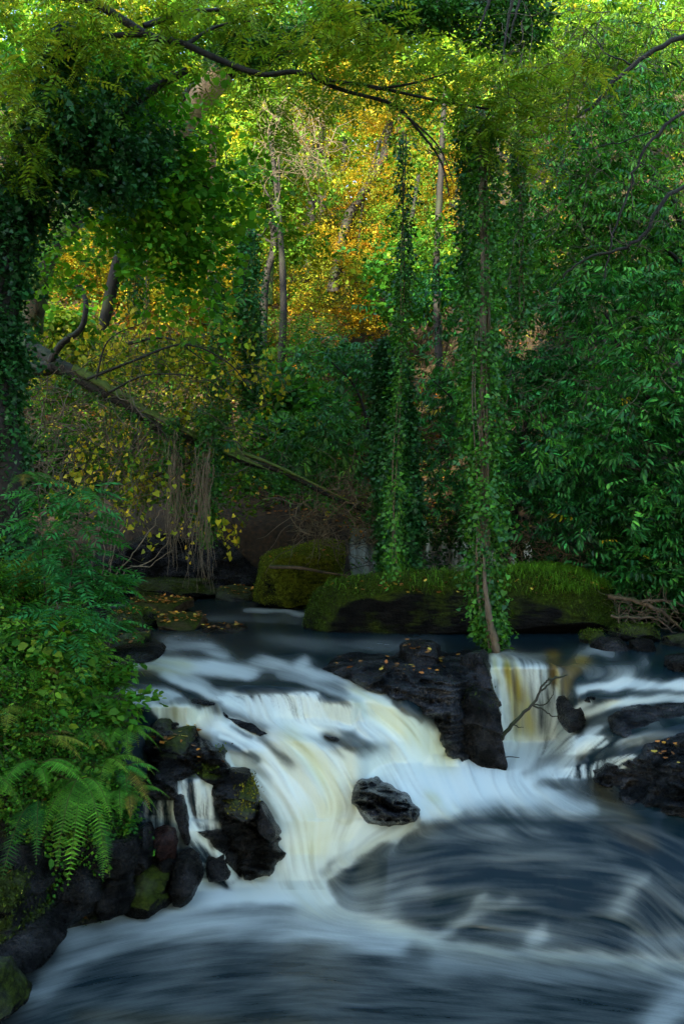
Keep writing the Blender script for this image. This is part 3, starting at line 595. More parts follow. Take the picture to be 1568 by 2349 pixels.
xs = np.arange(2.0, 16, .08); ys = np.arange(4, 16.5, .1); XX, YY = np.meshgrid(xs, ys)
xe = np.interp(YY, [4, 6, 8, 9.5, 11, 12.5, 16], [2.5, 2.9, 3.5, 3.9, 4.0, 4.2, 4.6]); s_ = XX-xe; lv = np.interp(YY, [4, 6, 7, 9, 16], [-.1, 0, .5, 1.2, 1.2])
ZZ = np.where(s_ > -.15, lv+.45*sst(-.1, .5, s_)+.28*np.clip(s_, 0, 20)+.1*fbm(np.stack([XX*2, YY*2, 0*XX], -1), 4), lv-.4)
tag(mesh('right_bank', np.stack([XX, YY, ZZ], -1).reshape(-1, 3), [gridfaces(len(ys), len(xs))], M_bank), kind='structure')

# ------------------------------------------------------------------ rocks
def rock(name, label, out, Y, dep, mat, tilt=.5, seed=0, rough=.08, box=.6, cuts=8, moss=0, cat='rock', group=None, mosscol=(.05, .08, .01), mossn=.15, res=1.25, strata=1.):
    out = np.array(out, float); W3 = at(out[:, 0], out[:, 1], Y)[:, [0, 2]]
    d = []
    n = len(W3)
    for i in range(n):
        t = np.linspace(0, 1, 14, endpoint=False)[:, None]; d.append(W3[i]*(1-t)+W3[(i+1) % n]*t)
    d = np.vstack(d); c = (W3.min(0)+W3.max(0))/2; q = d-c
    hw = (W3.max(0)-W3.min(0))/2
    a = np.arctan2(q[:, 1]/hw[1], q[:, 0]/hw[0]); r = np.hypot(q[:, 0]/hw[0], q[:, 1]/hw[1]); o = np.argsort(a); a = a[o]; r = r[o]
    nt_, np_ = int(150*res), int(80*res)
    th = np.linspace(-math.pi, math.pi, nt_, endpoint=False); rt = np.interp(th, a, r, period=2*math.pi)
    ph = np.linspace(-math.pi/2, math.pi/2, np_); cp = np.cos(ph)**box; sp = np.sign(np.sin(ph))*np.abs(np.sin(ph))**.8
    X = (cp[:, None]*(rt*np.cos(th))[None]); Zz = (cp[:, None]*(rt*np.sin(th))[None]); Yy = sp[:, None]*np.ones(nt_)[None]
    Pn = np.stack([X, Yy, Zz], -1).reshape(-1, 3)
    g = np.random.default_rng(seed+100)
    for nv in ((g.normal(0, .14), g.normal(0, .1), 1), (g.normal(0, .15), -1, .18), (1, -.3, g.normal(.1, .15)), (-1, -.3, g.normal(.1, .15)), (.6, -.7, .4), (-.6, -.7, .45)):
        nv = np.array(nv, float); nv /= np.linalg.norm(nv); dd = Pn@nv; lim = dd.max()*(g.uniform(.66, .84) if strata else .9); Pn = Pn-nv*np.maximum(0, dd-lim)[:, None]*.94
    for k in range(cuts):     # split faces, as broken stone has
        nv = g.normal(size=3)*np.array([.8, 1.2, .9]); nv[1] = -abs(nv[1]); nv /= np.linalg.norm(nv); dd = (Pn@nv); lim = dd.max()*g.uniform(.7, .92)
        Pn = Pn-nv*np.maximum(0, dd-lim)[:, None]*.9
    for ax in (0, 2):
        lo, hi = Pn[:, ax].min(), Pn[:, ax].max(); Pn[:, ax] = (Pn[:, ax]-(lo+hi)/2)/((hi-lo)/2)
    Wd = Pn*np.array([hw[0], dep, hw[1]]); sz = min(hw.min(), dep); rough = rough*.85
    nn = Wd/np.linalg.norm(Wd, axis=1)[:, None].clip(1e-6)
    dsp = fbm(Wd/sz*1.1+seed*3.1, 6, seed)*rough*sz*1.3+.35*rough*sz*(1-np.abs(vnoise(Wd/sz*np.array([1.5, 1.5, 4])+seed)))
    Wd = Wd+nn*dsp[:, None]
    if strata:      # bedding: each layer steps in or out a little, tilted and broken
        q = (Wd[:, 2]+.18*Wd[:, 0]+.05*vnoise(Wd*3+seed, 8))/(.055+.02*(seed % 4)); ly = np.floor(q); fr = q-ly
        hv = lambda L_: (np.sin(L_*12.9898+seed*4.1)*43758.5453) % 1
        blk = vnoise(np.stack([Wd[:, 0]*5+ly*7.7, Wd[:, 1]*5, ly*3.3], -1), 4)
        off = (hv(ly)*.9+.5*blk+(hv(ly+1)-hv(ly))*.9*sst(.8, 1, fr)-.45)*.09*strata*min(1, sz/.25)
        lat = np.clip(np.hypot(nn[:, 0], nn[:, 1])-.25, 0, 1); Wd[:, :2] += nn[:, :2]*(off*lat)[:, None]
    Wd[:, 1] += tilt*Wd[:, 2]
    V = Wd+np.array([c[0], Y, c[1]])
    i = np.arange(np_-1)[:, None]*nt_; j = np.arange(nt_)[None]; k = (j+1) % nt_; Q = np.stack([i+j, i+nt_+j, i+nt_+k, i+k], -1).reshape(-1, 4)
    # faces point outwards
    e = mesh(name, V, [Q[:, ::-1]], mat); tag(e, label, cat, group)
    if moss:
        N3 = np.zeros_like(V); fn = np.cross(V[Q[:, 3]]-V[Q[:, 1]], V[Q[:, 0]]-V[Q[:, 2]]); 
        for q_ in range(4): np.add.at(N3, Q[:, q_], fn)
        if (N3*(V-V.mean(0))).sum() < 0: N3 = -N3
        A = np.linalg.norm(N3, axis=1); N3 /= A[:, None]+1e-12
        wgt = A*sst(mossn, mossn+.35, N3[:, 2]+.3*vnoise(V*4, 2)); wgt /= wgt.sum(); idx = g.choice(len(V), moss, p=wgt)
        Pm = V[idx]+g.normal(size=(moss, 3))*.012; mb = MB(); L = g.uniform(.012, .03, moss)
        yaw = g.uniform(0, 6.28, moss); Rm = rots(yaw, g.uniform(.2, 1.3, moss), g.normal(0, .4, moss)); B = blade(.25, 0, .1, False)
        VV_ = np.einsum('nij,kj->nki', Rm, B[0])*L[:, None, None]+Pm[:, None]; cc = np.array(mosscol)*np.exp(g.normal(0, .45, (moss, 1)))
        mb.add(VV_.reshape(-1, 3), (np.arange(4)[None]+np.arange(moss)[:, None]*4), None, np.repeat(cc, 4, 0)); tag(mb.build('moss', M_leaf, e), kind='stuff')
    return e, V
ROCKV = {}
def RK(key, *a, **k): ROCKV[key] = rock(*a, **k)


def relief(key, name, label, out, mat, H=.035, soft=10, seed=0, amp=.012, cat='rock'):
    """rock that rises out of the water surface and dips back under it all round"""
    out = [tuple(p) for p in out]; oa = np.array(out, float)
    u0, v0 = oa.min(0)-26; u1, v1 = oa.max(0)+26; uu = np.arange(u0, u1, 2.2); vv = np.arange(v0, v1, 2.0); A, B = np.meshgrid(uu, vv)
    jx = 7*fbm(np.stack([A/26, B/20, 0*A+seed], -1), 4, seed); A2 = A+jx; B2 = B+5*fbm(np.stack([A/24, B/20, 0*A+seed+9], -1), 4, seed+1)
    d = np.full(A.shape, 1e9); ins = np.zeros(A.shape, bool)
    for (a, b), (c, e) in zip(out, out[1:]+out[:1]):
        L_ = (c-a)**2+(e-b)**2+1e-9; t = np.clip(((A2-a)*(c-a)+(B2-b)*(e-b))/L_, 0, 1); d = np.minimum(d, np.hypot(A2-a-t*(c-a), B2-b-t*(e-b)))
        if b != e: ins ^= ((B2 < b) != (B2 < e)) & (A2 < (c-a)*(B2-b)/(e-b)+a)
    sd = np.where(ins, d, -d)
    zw = level(uu, vv); h = np.where(sd > 0, H*(1-np.exp(-sd/soft)), np.maximum(sd*.012, -.12))
    P3 = np.stack([A/60, B/22, 0*A+seed], -1); n1 = fbm(P3, 5, seed+3)
    q = (zw*14+.05*A/20+1.2*vnoise(np.stack([A/70, B/50, 0*A+seed], -1), 5)); ly = np.floor(q); fr = q-ly
    h = h+(amp*n1+amp*1.6*(sst(.55, .95, fr)-fr)+.5*amp*(1-np.abs(vnoise(P3*3.1, 6))*2))*sst(-4, 14, sd)
    z = zw+h; Y_ = F*(CH-z)/(B-CV); V = np.stack([(A-CU)/F*Y_, Y_, z], -1).reshape(-1, 3)
    Fc = gridfaces(len(vv), len(uu)); ok = (h.ravel() > -.115); Fc = Fc[ok[Fc].all(1)]
    used = np.unique(Fc); rm = np.full(len(V), -1); rm[used] = np.arange(len(used)); e = mesh(name, V[used], [rm[Fc]], mat); tag(e, label, cat)
    vis = V[used][(sd.ravel()[used] > 6)]; ROCKV[key] = (e, vis)
relief('shelf', 'rock_shelf', 'broad wet rock shelf sloping down to the wedge between the two falls', [(735, 1535), (765, 1508), (830, 1496), (905, 1500), (930, 1486), (1015, 1494), (1060, 1490), (1105, 1500), (1124, 1518), (1128, 1570), (1126, 1620), (1130, 1680), (1130, 1735), (1060, 1748), (1024, 1735), (1010, 1690), (985, 1650), (950, 1618), (900, 1600), (860, 1588), (800, 1562)], M_wet, .035, 12, 71)
for k_, (lab, o_) in enumerate([('dark rock hump under the veil in the middle of the main cascade', [(745, 1688), (790, 1690), (835, 1708), (865, 1732), (850, 1742), (805, 1722), (765, 1706)]), ('small dark rock hump left of centre in the cascade near the step rocks', [(526, 1704), (556, 1710), (590, 1732), (596, 1745), (560, 1738), (535, 1720)]), ('thin dark rock lip at the right end of the thread curtain', [(732, 1600), (770, 1599), (812, 1612), (790, 1617), (745, 1611)]), ('dark rock lip above the short cream curtain at left', [(390, 1602), (450, 1600), (500, 1610), (490, 1619), (430, 1617)]), ('long dark rock slope between the two curtains of threads', [(505, 1625), (540, 1636), (600, 1660), (655, 1690), (640, 1700), (580, 1680), (520, 1648)])]): relief('sub%d' % k_, 'submerged_rock', lab, o_, M_wet, .006, 9, 80+k_, .004)
relief('slabs', 'rock_slab', 'wide shining wet slabs stepping down at the right edge', [(1357, 1785), (1362, 1764), (1400, 1752), (1450, 1744), (1470, 1716), (1500, 1696), (1560, 1682), (1700, 1672), (1700, 1895), (1640, 1893), (1560, 1880), (1500, 1862), (1450, 1850), (1420, 1830), (1425, 1806), (1380, 1798)], M_wet, .03, 10, 72, .014)
relief('slabup', 'rock_slab', 'thinly flooded dark slab above the wide shining slabs at the right edge', [(1392, 1640), (1430, 1622), (1500, 1614), (1600, 1610), (1700, 1612), (1700, 1668), (1560, 1678), (1500, 1688), (1440, 1690), (1400, 1672)], M_wet, .006, 9, 77, .006)
relief('slabtop', 'rock_slab', 'thin dark rib of rock showing through the water above the right-hand slabs', [(1330, 1606), (1345, 1594), (1400, 1592), (1425, 1600), (1400, 1610), (1350, 1614)], M_wet, .02, 6, 73, .008)
relief('stepbase', 'rock_shelf', 'black stepped bedrock under the blocks of the left rock steps', [(335, 1700), (345, 1658), (400, 1654), (457, 1690), (515, 1722), (528, 1770), (575, 1797), (596, 1860), (636, 1915), (654, 1955), (640, 1975), (612, 2012), (560, 2018), (540, 1965), (500, 1890), (488, 1797), (440, 1778), (408, 1780), (404, 1836), (330, 1832)], M_rock, .05, 9, 74, .018)
relief('dripledge', 'rock_ledge', 'wet black ledge between the two chutes below the curtain falls', [(452, 1905), (500, 1905), (545, 1925), (560, 1975), (556, 2012), (530, 1985), (505, 1950), (470, 1922)], M_rock, .02, 8, 75, .012)
relief('midledge', 'rock_ledge', 'dark flat rock lip above the long curtain of threads', [(530, 1588), (560, 1572), (640, 1566), (700, 1580), (716, 1592), (640, 1594)], M_rock, .006, 8, 76, .004)

relief('midrock', 'lone_rock', 'lone wet black rock in the middle of the white water', [(802, 1822), (812, 1795), (825, 1785), (865, 1787), (905, 1800), (935, 1822), (960, 1852), (950, 1883), (920, 1895), (870, 1893), (840, 1886), (822, 1862)], M_wet, .13, 14, 90, .03)
RK('mossleft', 'mossy_boulder', 'tall squarish boulder green with moss, standing left of the pale upstream fall', [(583, 1378), (590, 1330), (600, 1285), (618, 1262), (680, 1252), (740, 1243), (788, 1246), (786, 1290), (780, 1340), (760, 1385), (680, 1395)], 14.0, .9, M_olive, .15, 3, .07, .45, 6, 26000, 'boulder', mossn=-.6, mosscol=(.11, .14, .015), strata=0)
RK('boulder', 'long_boulder', 'very long low boulder with mossy grassy top and bare base darkened for shade at the water', [(700, 1440), (705, 1400), (720, 1365), (765, 1340), (850, 1328), (950, 1322), (1060, 1325), (1160, 1318), (1250, 1310), (1330, 1306), (1375, 1320), (1395, 1360), (1408, 1410), (1400, 1455), (1200, 1470), (900, 1460)], 11.2, .75, M_moss, .25, 5, .07, .5, 4, 46000, 'boulder', mossn=.05, mosscol=(.035, .065, .008), strata=0)
RK('backslab', 'dark_rock', 'low dark hump of rock under the hanging root strands', [(293, 1372), (305, 1345), (340, 1328), (390, 1324), (440, 1330), (480, 1340), (495, 1360), (490, 1385), (400, 1390)], 15.3, .8, M_rockm, .5, 7, .07, .6, 5, 1500)
RK('backslab2', 'flat_rock', 'flat leaf-strewn rock at the far edge of the pool against the mossy boulder', [(488, 1372), (495, 1350), (540, 1345), (583, 1347), (588, 1370), (580, 1385), (500, 1388)], 15.0, .6, M_rockm, .6, 8, .07)
RK('slab3', 'flat_slab', 'flat brown slab strewn with leaf scraps beside the left bank', [(285, 1392), (290, 1378), (340, 1374), (410, 1376), (436, 1382), (440, 1396), (400, 1404), (300, 1404)], 13.0, .55, M_brown, .9, 9, .06, .5, 5)
RK('slab4', 'flat_slab', 'thin leaf-covered slab pointing into the pool', [(352, 1440), (356, 1420), (400, 1412), (450, 1412), (470, 1430), (460, 1444), (400, 1452)], 11.3, .45, M_brown, .9, 10, .06, .5, 5)
RK('slab5', 'flat_slab', 'low wet ledge at waterline right of the leaf-covered slab', [(455, 1448), (470, 1436), (520, 1436), (570, 1441), (565, 1450), (500, 1454)], 10.9, .3, M_rock, .9, 11, .06)
RK('slab6', 'mossy_ledge', 'mossy ledge with brown leaves joined to the left bank', [(238, 1440), (245, 1415), (280, 1400), (330, 1405), (356, 1420), (358, 1445), (300, 1462), (245, 1462)], 11.2, .5, M_rockm, .7, 12, .1, .5, 6, 2500)
RK('slab7', 'dark_ledge', 'dark blocky ledge above the first white step on the left', [(240, 1500), (245, 1475), (280, 1458), (330, 1456), (340, 1480), (335, 1500), (280, 1512)], 9.7, .4, M_rockm, .7, 13, .1)
RK('slab8', 'wet_ledge', 'flat wet black ledge touching the first white step', [(245, 1515), (250, 1492), (300, 1484), (360, 1482), (376, 1492), (370, 1505), (300, 1520)], 9.2, .35, M_rock, .8, 14, .06)
RK('outc1', 'outcrop', 'large black outcrop between the main cascade and the right fall', [(1010, 1640), (1020, 1590), (1045, 1560), (1075, 1550), (1110, 1560), (1128, 1620), (1143, 1680), (1158, 1740), (1130, 1756), (1070, 1754), (1032, 1720)], 8.15, .55, M_rock, .25, 15, .16, .45, 12, 500, mosscol=(.02, .03, .01), mossn=.6)
RK('outc3', 'small_rock', 'small pointed rock with orange leaves at the lip', [(912, 1512), (920, 1490), (945, 1475), (985, 1476), (1010, 1492), (1015, 1515), (980, 1528), (930, 1526)], 8.85, .3, M_rock, .6, 18, .10)
RK('outc4', 'blocky_rock', 'blocky dark rock at the left edge of the right fall', [(1062, 1560), (1060, 1510), (1080, 1492), (1110, 1498), (1125, 1520), (1128, 1580), (1125, 1640), (1095, 1640), (1075, 1600)], 8.5, .35, M_rock, .25, 19, .09, .45)
0 and RK('midrock', 'lone_rock', 'lone wet black rock in the middle of the white water', [(802, 1822), (812, 1795), (825, 1785), (865, 1787), (905, 1800), (935, 1822), (960, 1852), (950, 1885), (920, 1897), (870, 1895), (840, 1890), (822, 1862)], 7.0, .28, M_rock, .45, 20, .14, .5, 3, res=1.5, strata=.25)
RK('step1', 'step_rock', 'uppermost black block of the left rock steps, beside the fern tips', [(345, 1680), (352, 1655), (372, 1646), (400, 1650), (415, 1670), (410, 1685), (370, 1690)], 7.65, .22, M_rockm, .5, 21, .10)
RK('step2', 'step_rock', 'flat-topped step rock covered in brown maple leaves', [(335, 1700), (345, 1682), (400, 1676), (440, 1682), (457, 1700), (462, 1730), (430, 1745), (380, 1738), (340, 1725)], 7.45, .28, M_rockm, .6, 22, .09, .45, 6)
RK('step3', 'step_rock', 'square step rock with a greenish top above the yellow-topped rock', [(455, 1740), (462, 1725), (505, 1718), (520, 1735), (527, 1765), (520, 1785), (480, 1785), (460, 1768)], 7.25, .24, M_rockm, .5, 23, .09, .4, 6, 500)
RK('step4', 'step_rock', 'black step rock with a yellowish algae top', [(500, 1810), (515, 1792), (560, 1788), (578, 1805), (590, 1840), (596, 1870), (560, 1880), (520, 1860), (500, 1835)], 7.1, .26, M_rockm, .45, 24, .09, .4, 6, 900, mosscol=(.14, .12, .01))
RK('step7', 'brown_rock', 'reddish brown rock beside the lower left trickle', [(350, 1925), (352, 1912), (372, 1905), (400, 1912), (402, 1940), (400, 1968), (380, 1970), (362, 1950)], 6.75, .13, rock_mat('red brown rock', (.008, .004, .003), (.04, .018, .013)), .3, 27, .1)
RK('step8', 'rounded_rock', 'rounded black rock the water slides over at the bank foot', [(392, 2000), (400, 1975), (425, 1965), (450, 1978), (461, 2010), (455, 2045), (435, 2062), (405, 2060), (390, 2030)], 6.65, .2, M_rock, .4, 28, .08)
RK('step9', 'bank_rock', 'dark lumpy rock under the bank left of the rounded wet rock', [(290, 2050), (300, 2010), (340, 1985), (385, 1995), (402, 2030), (400, 2068), (350, 2080), (300, 2078)], 6.6, .3, M_rockm, .4, 29, .1)
RK('bank1', 'mossy_boulder', 'big mossy boulder at the far left foot of the bank', [(-60, 2120), (-50, 2030), (0, 2005), (60, 2012), (90, 2050), (105, 2100), (108, 2150), (60, 2165), (-20, 2165)], 5.95, .35, M_rockm, .4, 31, .1, .45, 7, 5000, 'boulder', mosscol=(.03, .045, .008))
RK('bank2', 'wet_rock', 'flat wet rock at waterline below the mossy boulder at left', [(-60, 2170), (-40, 2130), (40, 2122), (100, 2135), (147, 2168), (120, 2182), (20, 2195)], 5.75, .35, M_rock, .8, 32, .07)
RK('bank3', 'wet_rock', 'low wet rock breaking the surface at the lower left edge', [(-60, 2250), (-50, 2222), (0, 2215), (40, 2225), (50, 2238), (20, 2250)], 5.4, .25, M_rock, .8, 33, .06)
RK('wall', 'recess_shade', 'black rock standing in for the shade of the undercut far bank behind the root beards', [(150, 1400), (160, 1290), (200, 1238), (300, 1232), (400, 1240), (500, 1238), (600, 1245), (610, 1300), (600, 1400)], 16.3, .9, M_rock, .05, 50, .12, .35, 5)  # dark rock fills the recess to give it its shade
RK('bank4', 'corner_rock', 'black rock in the bottom left corner', [(-60, 2320), (-60, 2245), (-15, 2238), (15, 2268), (50, 2292), (62, 2305), (30, 2320)], 5.1, .25, M_rockm, .6, 34, .12)
RK('bank5', 'wet_rock', 'small wet black rock at the foot of the left bank wall', [(252, 2085), (262, 2066), (285, 2058), (302, 2070), (303, 2084), (275, 2092)], 6.35, .1, M_rock, .5, 35, .08)
RK('right1', 'slab', 'small black block at the left end of the right-hand slab', [(1282, 1625), (1290, 1610), (1330, 1605), (1352, 1612), (1345, 1635), (1310, 1665), (1292, 1670), (1283, 1650)], 8.15, .25, M_rock, .6, 36, .07, .45)
RK('right5', 'rock', 'black rock cut by the right edge above the white line of water', [(1532, 1530), (1540, 1508), (1570, 1500), (1640, 1505), (1650, 1560), (1600, 1562), (1560, 1550)], 8.5, .25, M_rock, .4, 40, .08)
RK('right6', 'rock', 'round mossy stone at pool edge with one yellow leaf', [(1330, 1478), (1335, 1458), (1360, 1448), (1382, 1455), (1388, 1475), (1370, 1485)], 9.9, .15, M_rockm, .4, 41, .08, moss=400)
RK('right7', 'rock', 'left one of the twin wet stones in a row on the right lip', [(1358, 1495), (1362, 1475), (1385, 1464), (1425, 1466), (1450, 1480), (1448, 1502), (1400, 1505)], 9.45, .2, M_rock, .4, 42, .09)
RK('right8', 'rock', 'right one of the twin wet stones in a row on the right lip', [(1446, 1500), (1448, 1475), (1475, 1466), (1500, 1474), (1512, 1495), (1500, 1508), (1465, 1508)], 9.4, .18, M_rock, .4, 43, .09)
RK('right9', 'rock', 'mossy stone behind the twin wet stones', [(1400, 1465), (1410, 1445), (1450, 1435), (1500, 1442), (1520, 1460), (1490, 1472)], 10.1, .2, M_rockm, .4, 44, .09, moss=600)
RK('right10', 'rock', 'dark stone at the right edge of the upper pool', [(1520, 1490), (1530, 1465), (1580, 1455), (1640, 1460), (1640, 1500), (1560, 1502)], 9.7, .2, M_rockm, .4, 45, .09)

# ------------------------------------------------------------------ left bank vegetation
G1 = (.05, .17, .022); G2 = (.026, .11, .025); G3 = (.12, .23, .03); G4 = (.015, .065, .02); YG = (.16, .22, .03); YE = (.42, .34, .03); OR = (.36, .15, .02); BR = (.14, .06, .02); TEAL = (.03, .17, .06)
def bankpts(n, ylo, yhi, smin, smax, g):
    Y = g.uniform(ylo, yhi, n); s = smin+(smax-smin)*g.random(n)**1.2; X = edge_x(Y)-s; return np.stack([X, Y, bank_z(X, Y)], -1)
g = np.random.default_rng(11)
mb = MB()
Pb = bankpts(9000, 6.25, 10.5, .12, 2.2, g); Pb[:, 2] += g.exponential(.07, len(Pb))
leaves(mb, 'herb', Pb, [(G4, 1), (G2, 2), (G1, 4), (G3, 4), ((.2, .3, .04), 2)], .9, pitch=(-.1, .45), hue=.3)
Pb = bankpts(3500, 6.2, 7.2, .15, 1.5, g); Pb[:, 2] += g.exponential(.07, len(Pb))
leaves(mb, 'small', Pb, [(G4, 1), (G2, 2), (G1, 3), (G3, 2)], .8, pitch=(-.1, .5), hue=.3)
Pb = bankpts(5000, 9.5, 16, .1, 2.5, g); Pb[:, 2] += g.exponential(.12, len(Pb)); leaves(mb, 'herb', Pb, [(G4, 3), (G2, 3), (G1, 1)], 1.3)
Pb = bankpts(2500, 3.2, 6.0, .35, 3, g); Pb[:, 2] += g.exponential(.08, len(Pb)); leaves(mb, 'herb', Pb, [(G4, 2), (G2, 3), (G1, 3)], 1.1)
Yr = g.uniform(4.2, 16, 6000); xr = np.interp(Yr, [4, 6, 8, 9.5, 11, 12.5, 16], [2.5, 2.9, 3.5, 3.9, 4.0, 4.2, 4.6]); sr = g.uniform(.15, 5, 6000)
Pb = np.stack([xr+sr, Yr, np.interp(Yr, [4, 6, 7, 9, 16], [-.1, 0, .5, 1.2, 1.2])+.45+.28*sr+g.exponential(.1, 6000)], -1); leaves(mb, 'herb', Pb, [(G4, 3), (G2, 3), (G1, 1)], 1.3)
tag(mb.build('ground_cover', M_leaf), 'low green leafy ground cover spread over the banks', 'ground cover', kind='stuff')
mb = MB(); Pb = bankpts(4200, 6.15, 9.6, .02, .55, g); Pb[:, 2] += g.uniform(0, .03, len(Pb)); leaves(mb, 'small', Pb, [((.02, .035, .006), 2), ((.04, .06, .008), 2)], .35, twig=False)
tag(mb.build('moss', M_leaf), 'moss clinging to the dark edge of the left bank', 'moss', kind='stuff')

def frond(base, yaw, L, lift, sag, wd=.13, col=G1, n=34, curl=0):
    """one arching fern frond"""
    if rng.random() < .14: col = (.12, .11, .03)
    col = tuple(np.array(col)*math.exp(rng.normal(0, .25)))
    mbf = MB(); t = np.linspace(0, 1, n); h = np.array([math.cos(yaw), math.sin(yaw), 0]); 
    path = base+h*(L*(t-.12*t**2))[:, None]+np.array([0, 0, 1])*(L*(lift*t-sag*t**2))[:, None]+np.cross(h, [0, 0, 1])*(curl*L*t*t)[:, None]
    mbf.tube(path, [.004, .0015], 4, (.06, .07, .02))
    T = np.gradient(path, axis=0); T /= np.linalg.norm(T, axis=1)[:, None]; Sd = np.cross(T, [0, 0, 1]); Sd /= np.linalg.norm(Sd, axis=1)[:, None]; Up = np.cross(Sd, T)
    prof = np.clip(np.minimum(t/.25, 1)*(1-t**1.6)+.03, 0, 1)*wd*L/.45
    V = []; C = []
    for sd in (1, -1):
        for i in range(3, n):
            l = prof[i]*rng.uniform(.6, 1.1)*(rng.random() > .04)+.002; a = Sd[i]*sd*.93+T[i]*.38-Up[i]*(.12+.15*rng.random()); b = T[i]; wv = .34*L/n*1.2; m_ = 5
            # toothed pinna: alternating wide and narrow
            P0 = path[i]; c = np.array(col)*math.exp(rng.normal(0, .2))*(1+.8*t[i]*np.array([.9, .4, 0]))
            for k in range(m_):
                s0, s1 = k/m_, (k+1)/m_; w0 = wv*(1-s0)*1.15+.0008; w1 = wv*(1-s1)*.62+.0004
                V.append([P0+a*l*s0+b*w0, P0+a*l*s1+b*w1-Up[i]*.06*l*s1, P0+a*l*s1-b*w1-Up[i]*.06*l*s1, P0+a*l*s0-b*w0]); C += [c]*4
    V = np.array(V).reshape(-1, 3); mbf.add(V, np.arange(len(V)).reshape(-1, 4), None, np.clip(np.array(C), 0, 1)); return mbf
def fern(label, u, v, Y, specs, col=G1, name='fern'):
    """specs: (yaw deg, length, lift, sag, curl)"""
    e = thing(name, label, 'fern'); b = at(u, v, Y)+np.array([.02, -.12, .07])
    for (yw, L, li, sg, cu) in specs: frond(b+rng.normal(0, .015, 3), R(yw)+rng.normal(0, .12), L*rng.uniform(.7, 1.05), li, sg, .15, col, 34, cu).build('frond', M_leaf, e)
def rosette(n, L, a0=-180, a1=180, lift=.9, sag=.9):
    return [(a0+(a1-a0)*(k+.5)/n+rng.normal(0, 10), L*rng.uniform(.75, 1.15), lift*rng.uniform(.6, 1.2), sag*rng.uniform(.8, 1.2), rng.normal(0, .1)) for k in range(n)]
fern('large green fern with long fronds hanging over the dark bank wall', 190, 1800, 6.45, [(-100, .50, .1, .9, 0), (-75, .55, .05, .9, .1), (-55, .60, .1, .85, 0), (-30, .45, .3, .8, .1), (-125, .42, .1, .9, -.1), (-150, .4, .3, .7, 0)], G1)
fern('small fern whose fronds point at the small curtain fall', 290, 1770, 6.75, [(-20, .36, .25, .65, 0), (-50, .36, .15, .8, 0), (-80, .34, .05, .9, 0), (10, .3, .4, .6, 0)], (.03, .15, .025))
fern('bright fern at the left picture edge above the dark wall', -30, 1790, 6.2, [(-80, .5, .1, .95, 0), (-60, .5, .2, .9, 0), (-30, .5, .3, .8, 0), (-100, .45, .05, .9, 0)], (.05, .17, .02))
fern('fern drooping yellow-tipped fronds over the rock steps', 270, 1640, 7.55, [(-15, .34, .2, .5, .1), (-40, .36, .2, .8, .1), (-55, .4, .1, .9, 0), (10, .3, .3, .5, 0)], (.09, .14, .015))
fern('fern reaching out horizontally over the white water on the left', 235, 1575, 8.0, [(-5, .42, .18, .28, .03), (-18, .36, .05, .28, 0), (12, .3, .3, .4, 0)], (.05, .14, .02))
fern('yellowing fern frond cluster in the middle of the bank', 110, 1700, 6.6, [(-10, .35, .25, .45, 0), (20, .3, .4, .5, 0), (-35, .34, .2, .6, 0), (170, .3, .4, .6, 0)], (.13, .17, .03))
fern('upright shuttlecock fern at the upper left edge of the bank', 15, 1400, 8.2, rosette(9, .75, -180, 180, 1.25, .6), (.03, .11, .02))
fern('fern tucked under the saplings at the left edge', 60, 1560, 7.2, rosette(7, .4, -150, 60, .7, .9), G1)
fern('dark fern low on the bank near the left edge', 90, 1850, 6.35, [(-60, .4, .1, .9, 0), (-95, .45, 0, .9, 0), (-20, .35, .2, .8, 0)], (.02, .1, .03))
fern('small fern hanging below the large one on the dark wall', 225, 1900, 6.35, [(-80, .3, 0, .9, 0), (-60, .34, .0, 1.0, 0)], G2)
fern('fern in the grass left of the dripping ledge', 200, 1690, 6.95, rosette(6, .33, -120, 60, .5, .8), (.04, .14, .02))
fern('far left small fern half hidden in dark ivy', 60, 1110, 9.5, rosette(6, .5, -100, 40, .4, .8), G2)
fern('little fern growing behind the long boulder', 940, 1255, 13, rosette(6, .3, -180, 180, .8, .8), (.06, .13, .01))

for lab, u, v, Y, hi, col in [('fern overhanging the first white step, just above the reaching frond', 215, 1530, 8.3, .4, (.07, .2, .025)), ('bright fern among herbs in the centre of the bank', 170, 1620, 7.4, .38, (.08, .22, .03)),
    ('fern on the bank edge above the leafy step rock', 290, 1690, 7.2, .36, (.06, .2, .025)), ('pale green fern left of the small curtain falls', 240, 1760, 6.9, .4, (.09, .22, .03)),
    ('fern with browning fronds below the left edge saplings', 40, 1640, 6.9, .42, (.12, .18, .03)), ('drooping fern between the two largest ferns', 100, 1770, 6.5, .42, (.05, .19, .025)),
    ('small bright fern at the crest of the bank near the saplings', 130, 1500, 7.6, .34, (.09, .24, .03)), ('fern hanging over the jutting stone of the bank wall', 285, 1830, 6.72, .34, (.05, .17, .025))]:
    fern(lab, u, v, Y-.05, rosette(6, hi, -130, 30, .55, .85), col)

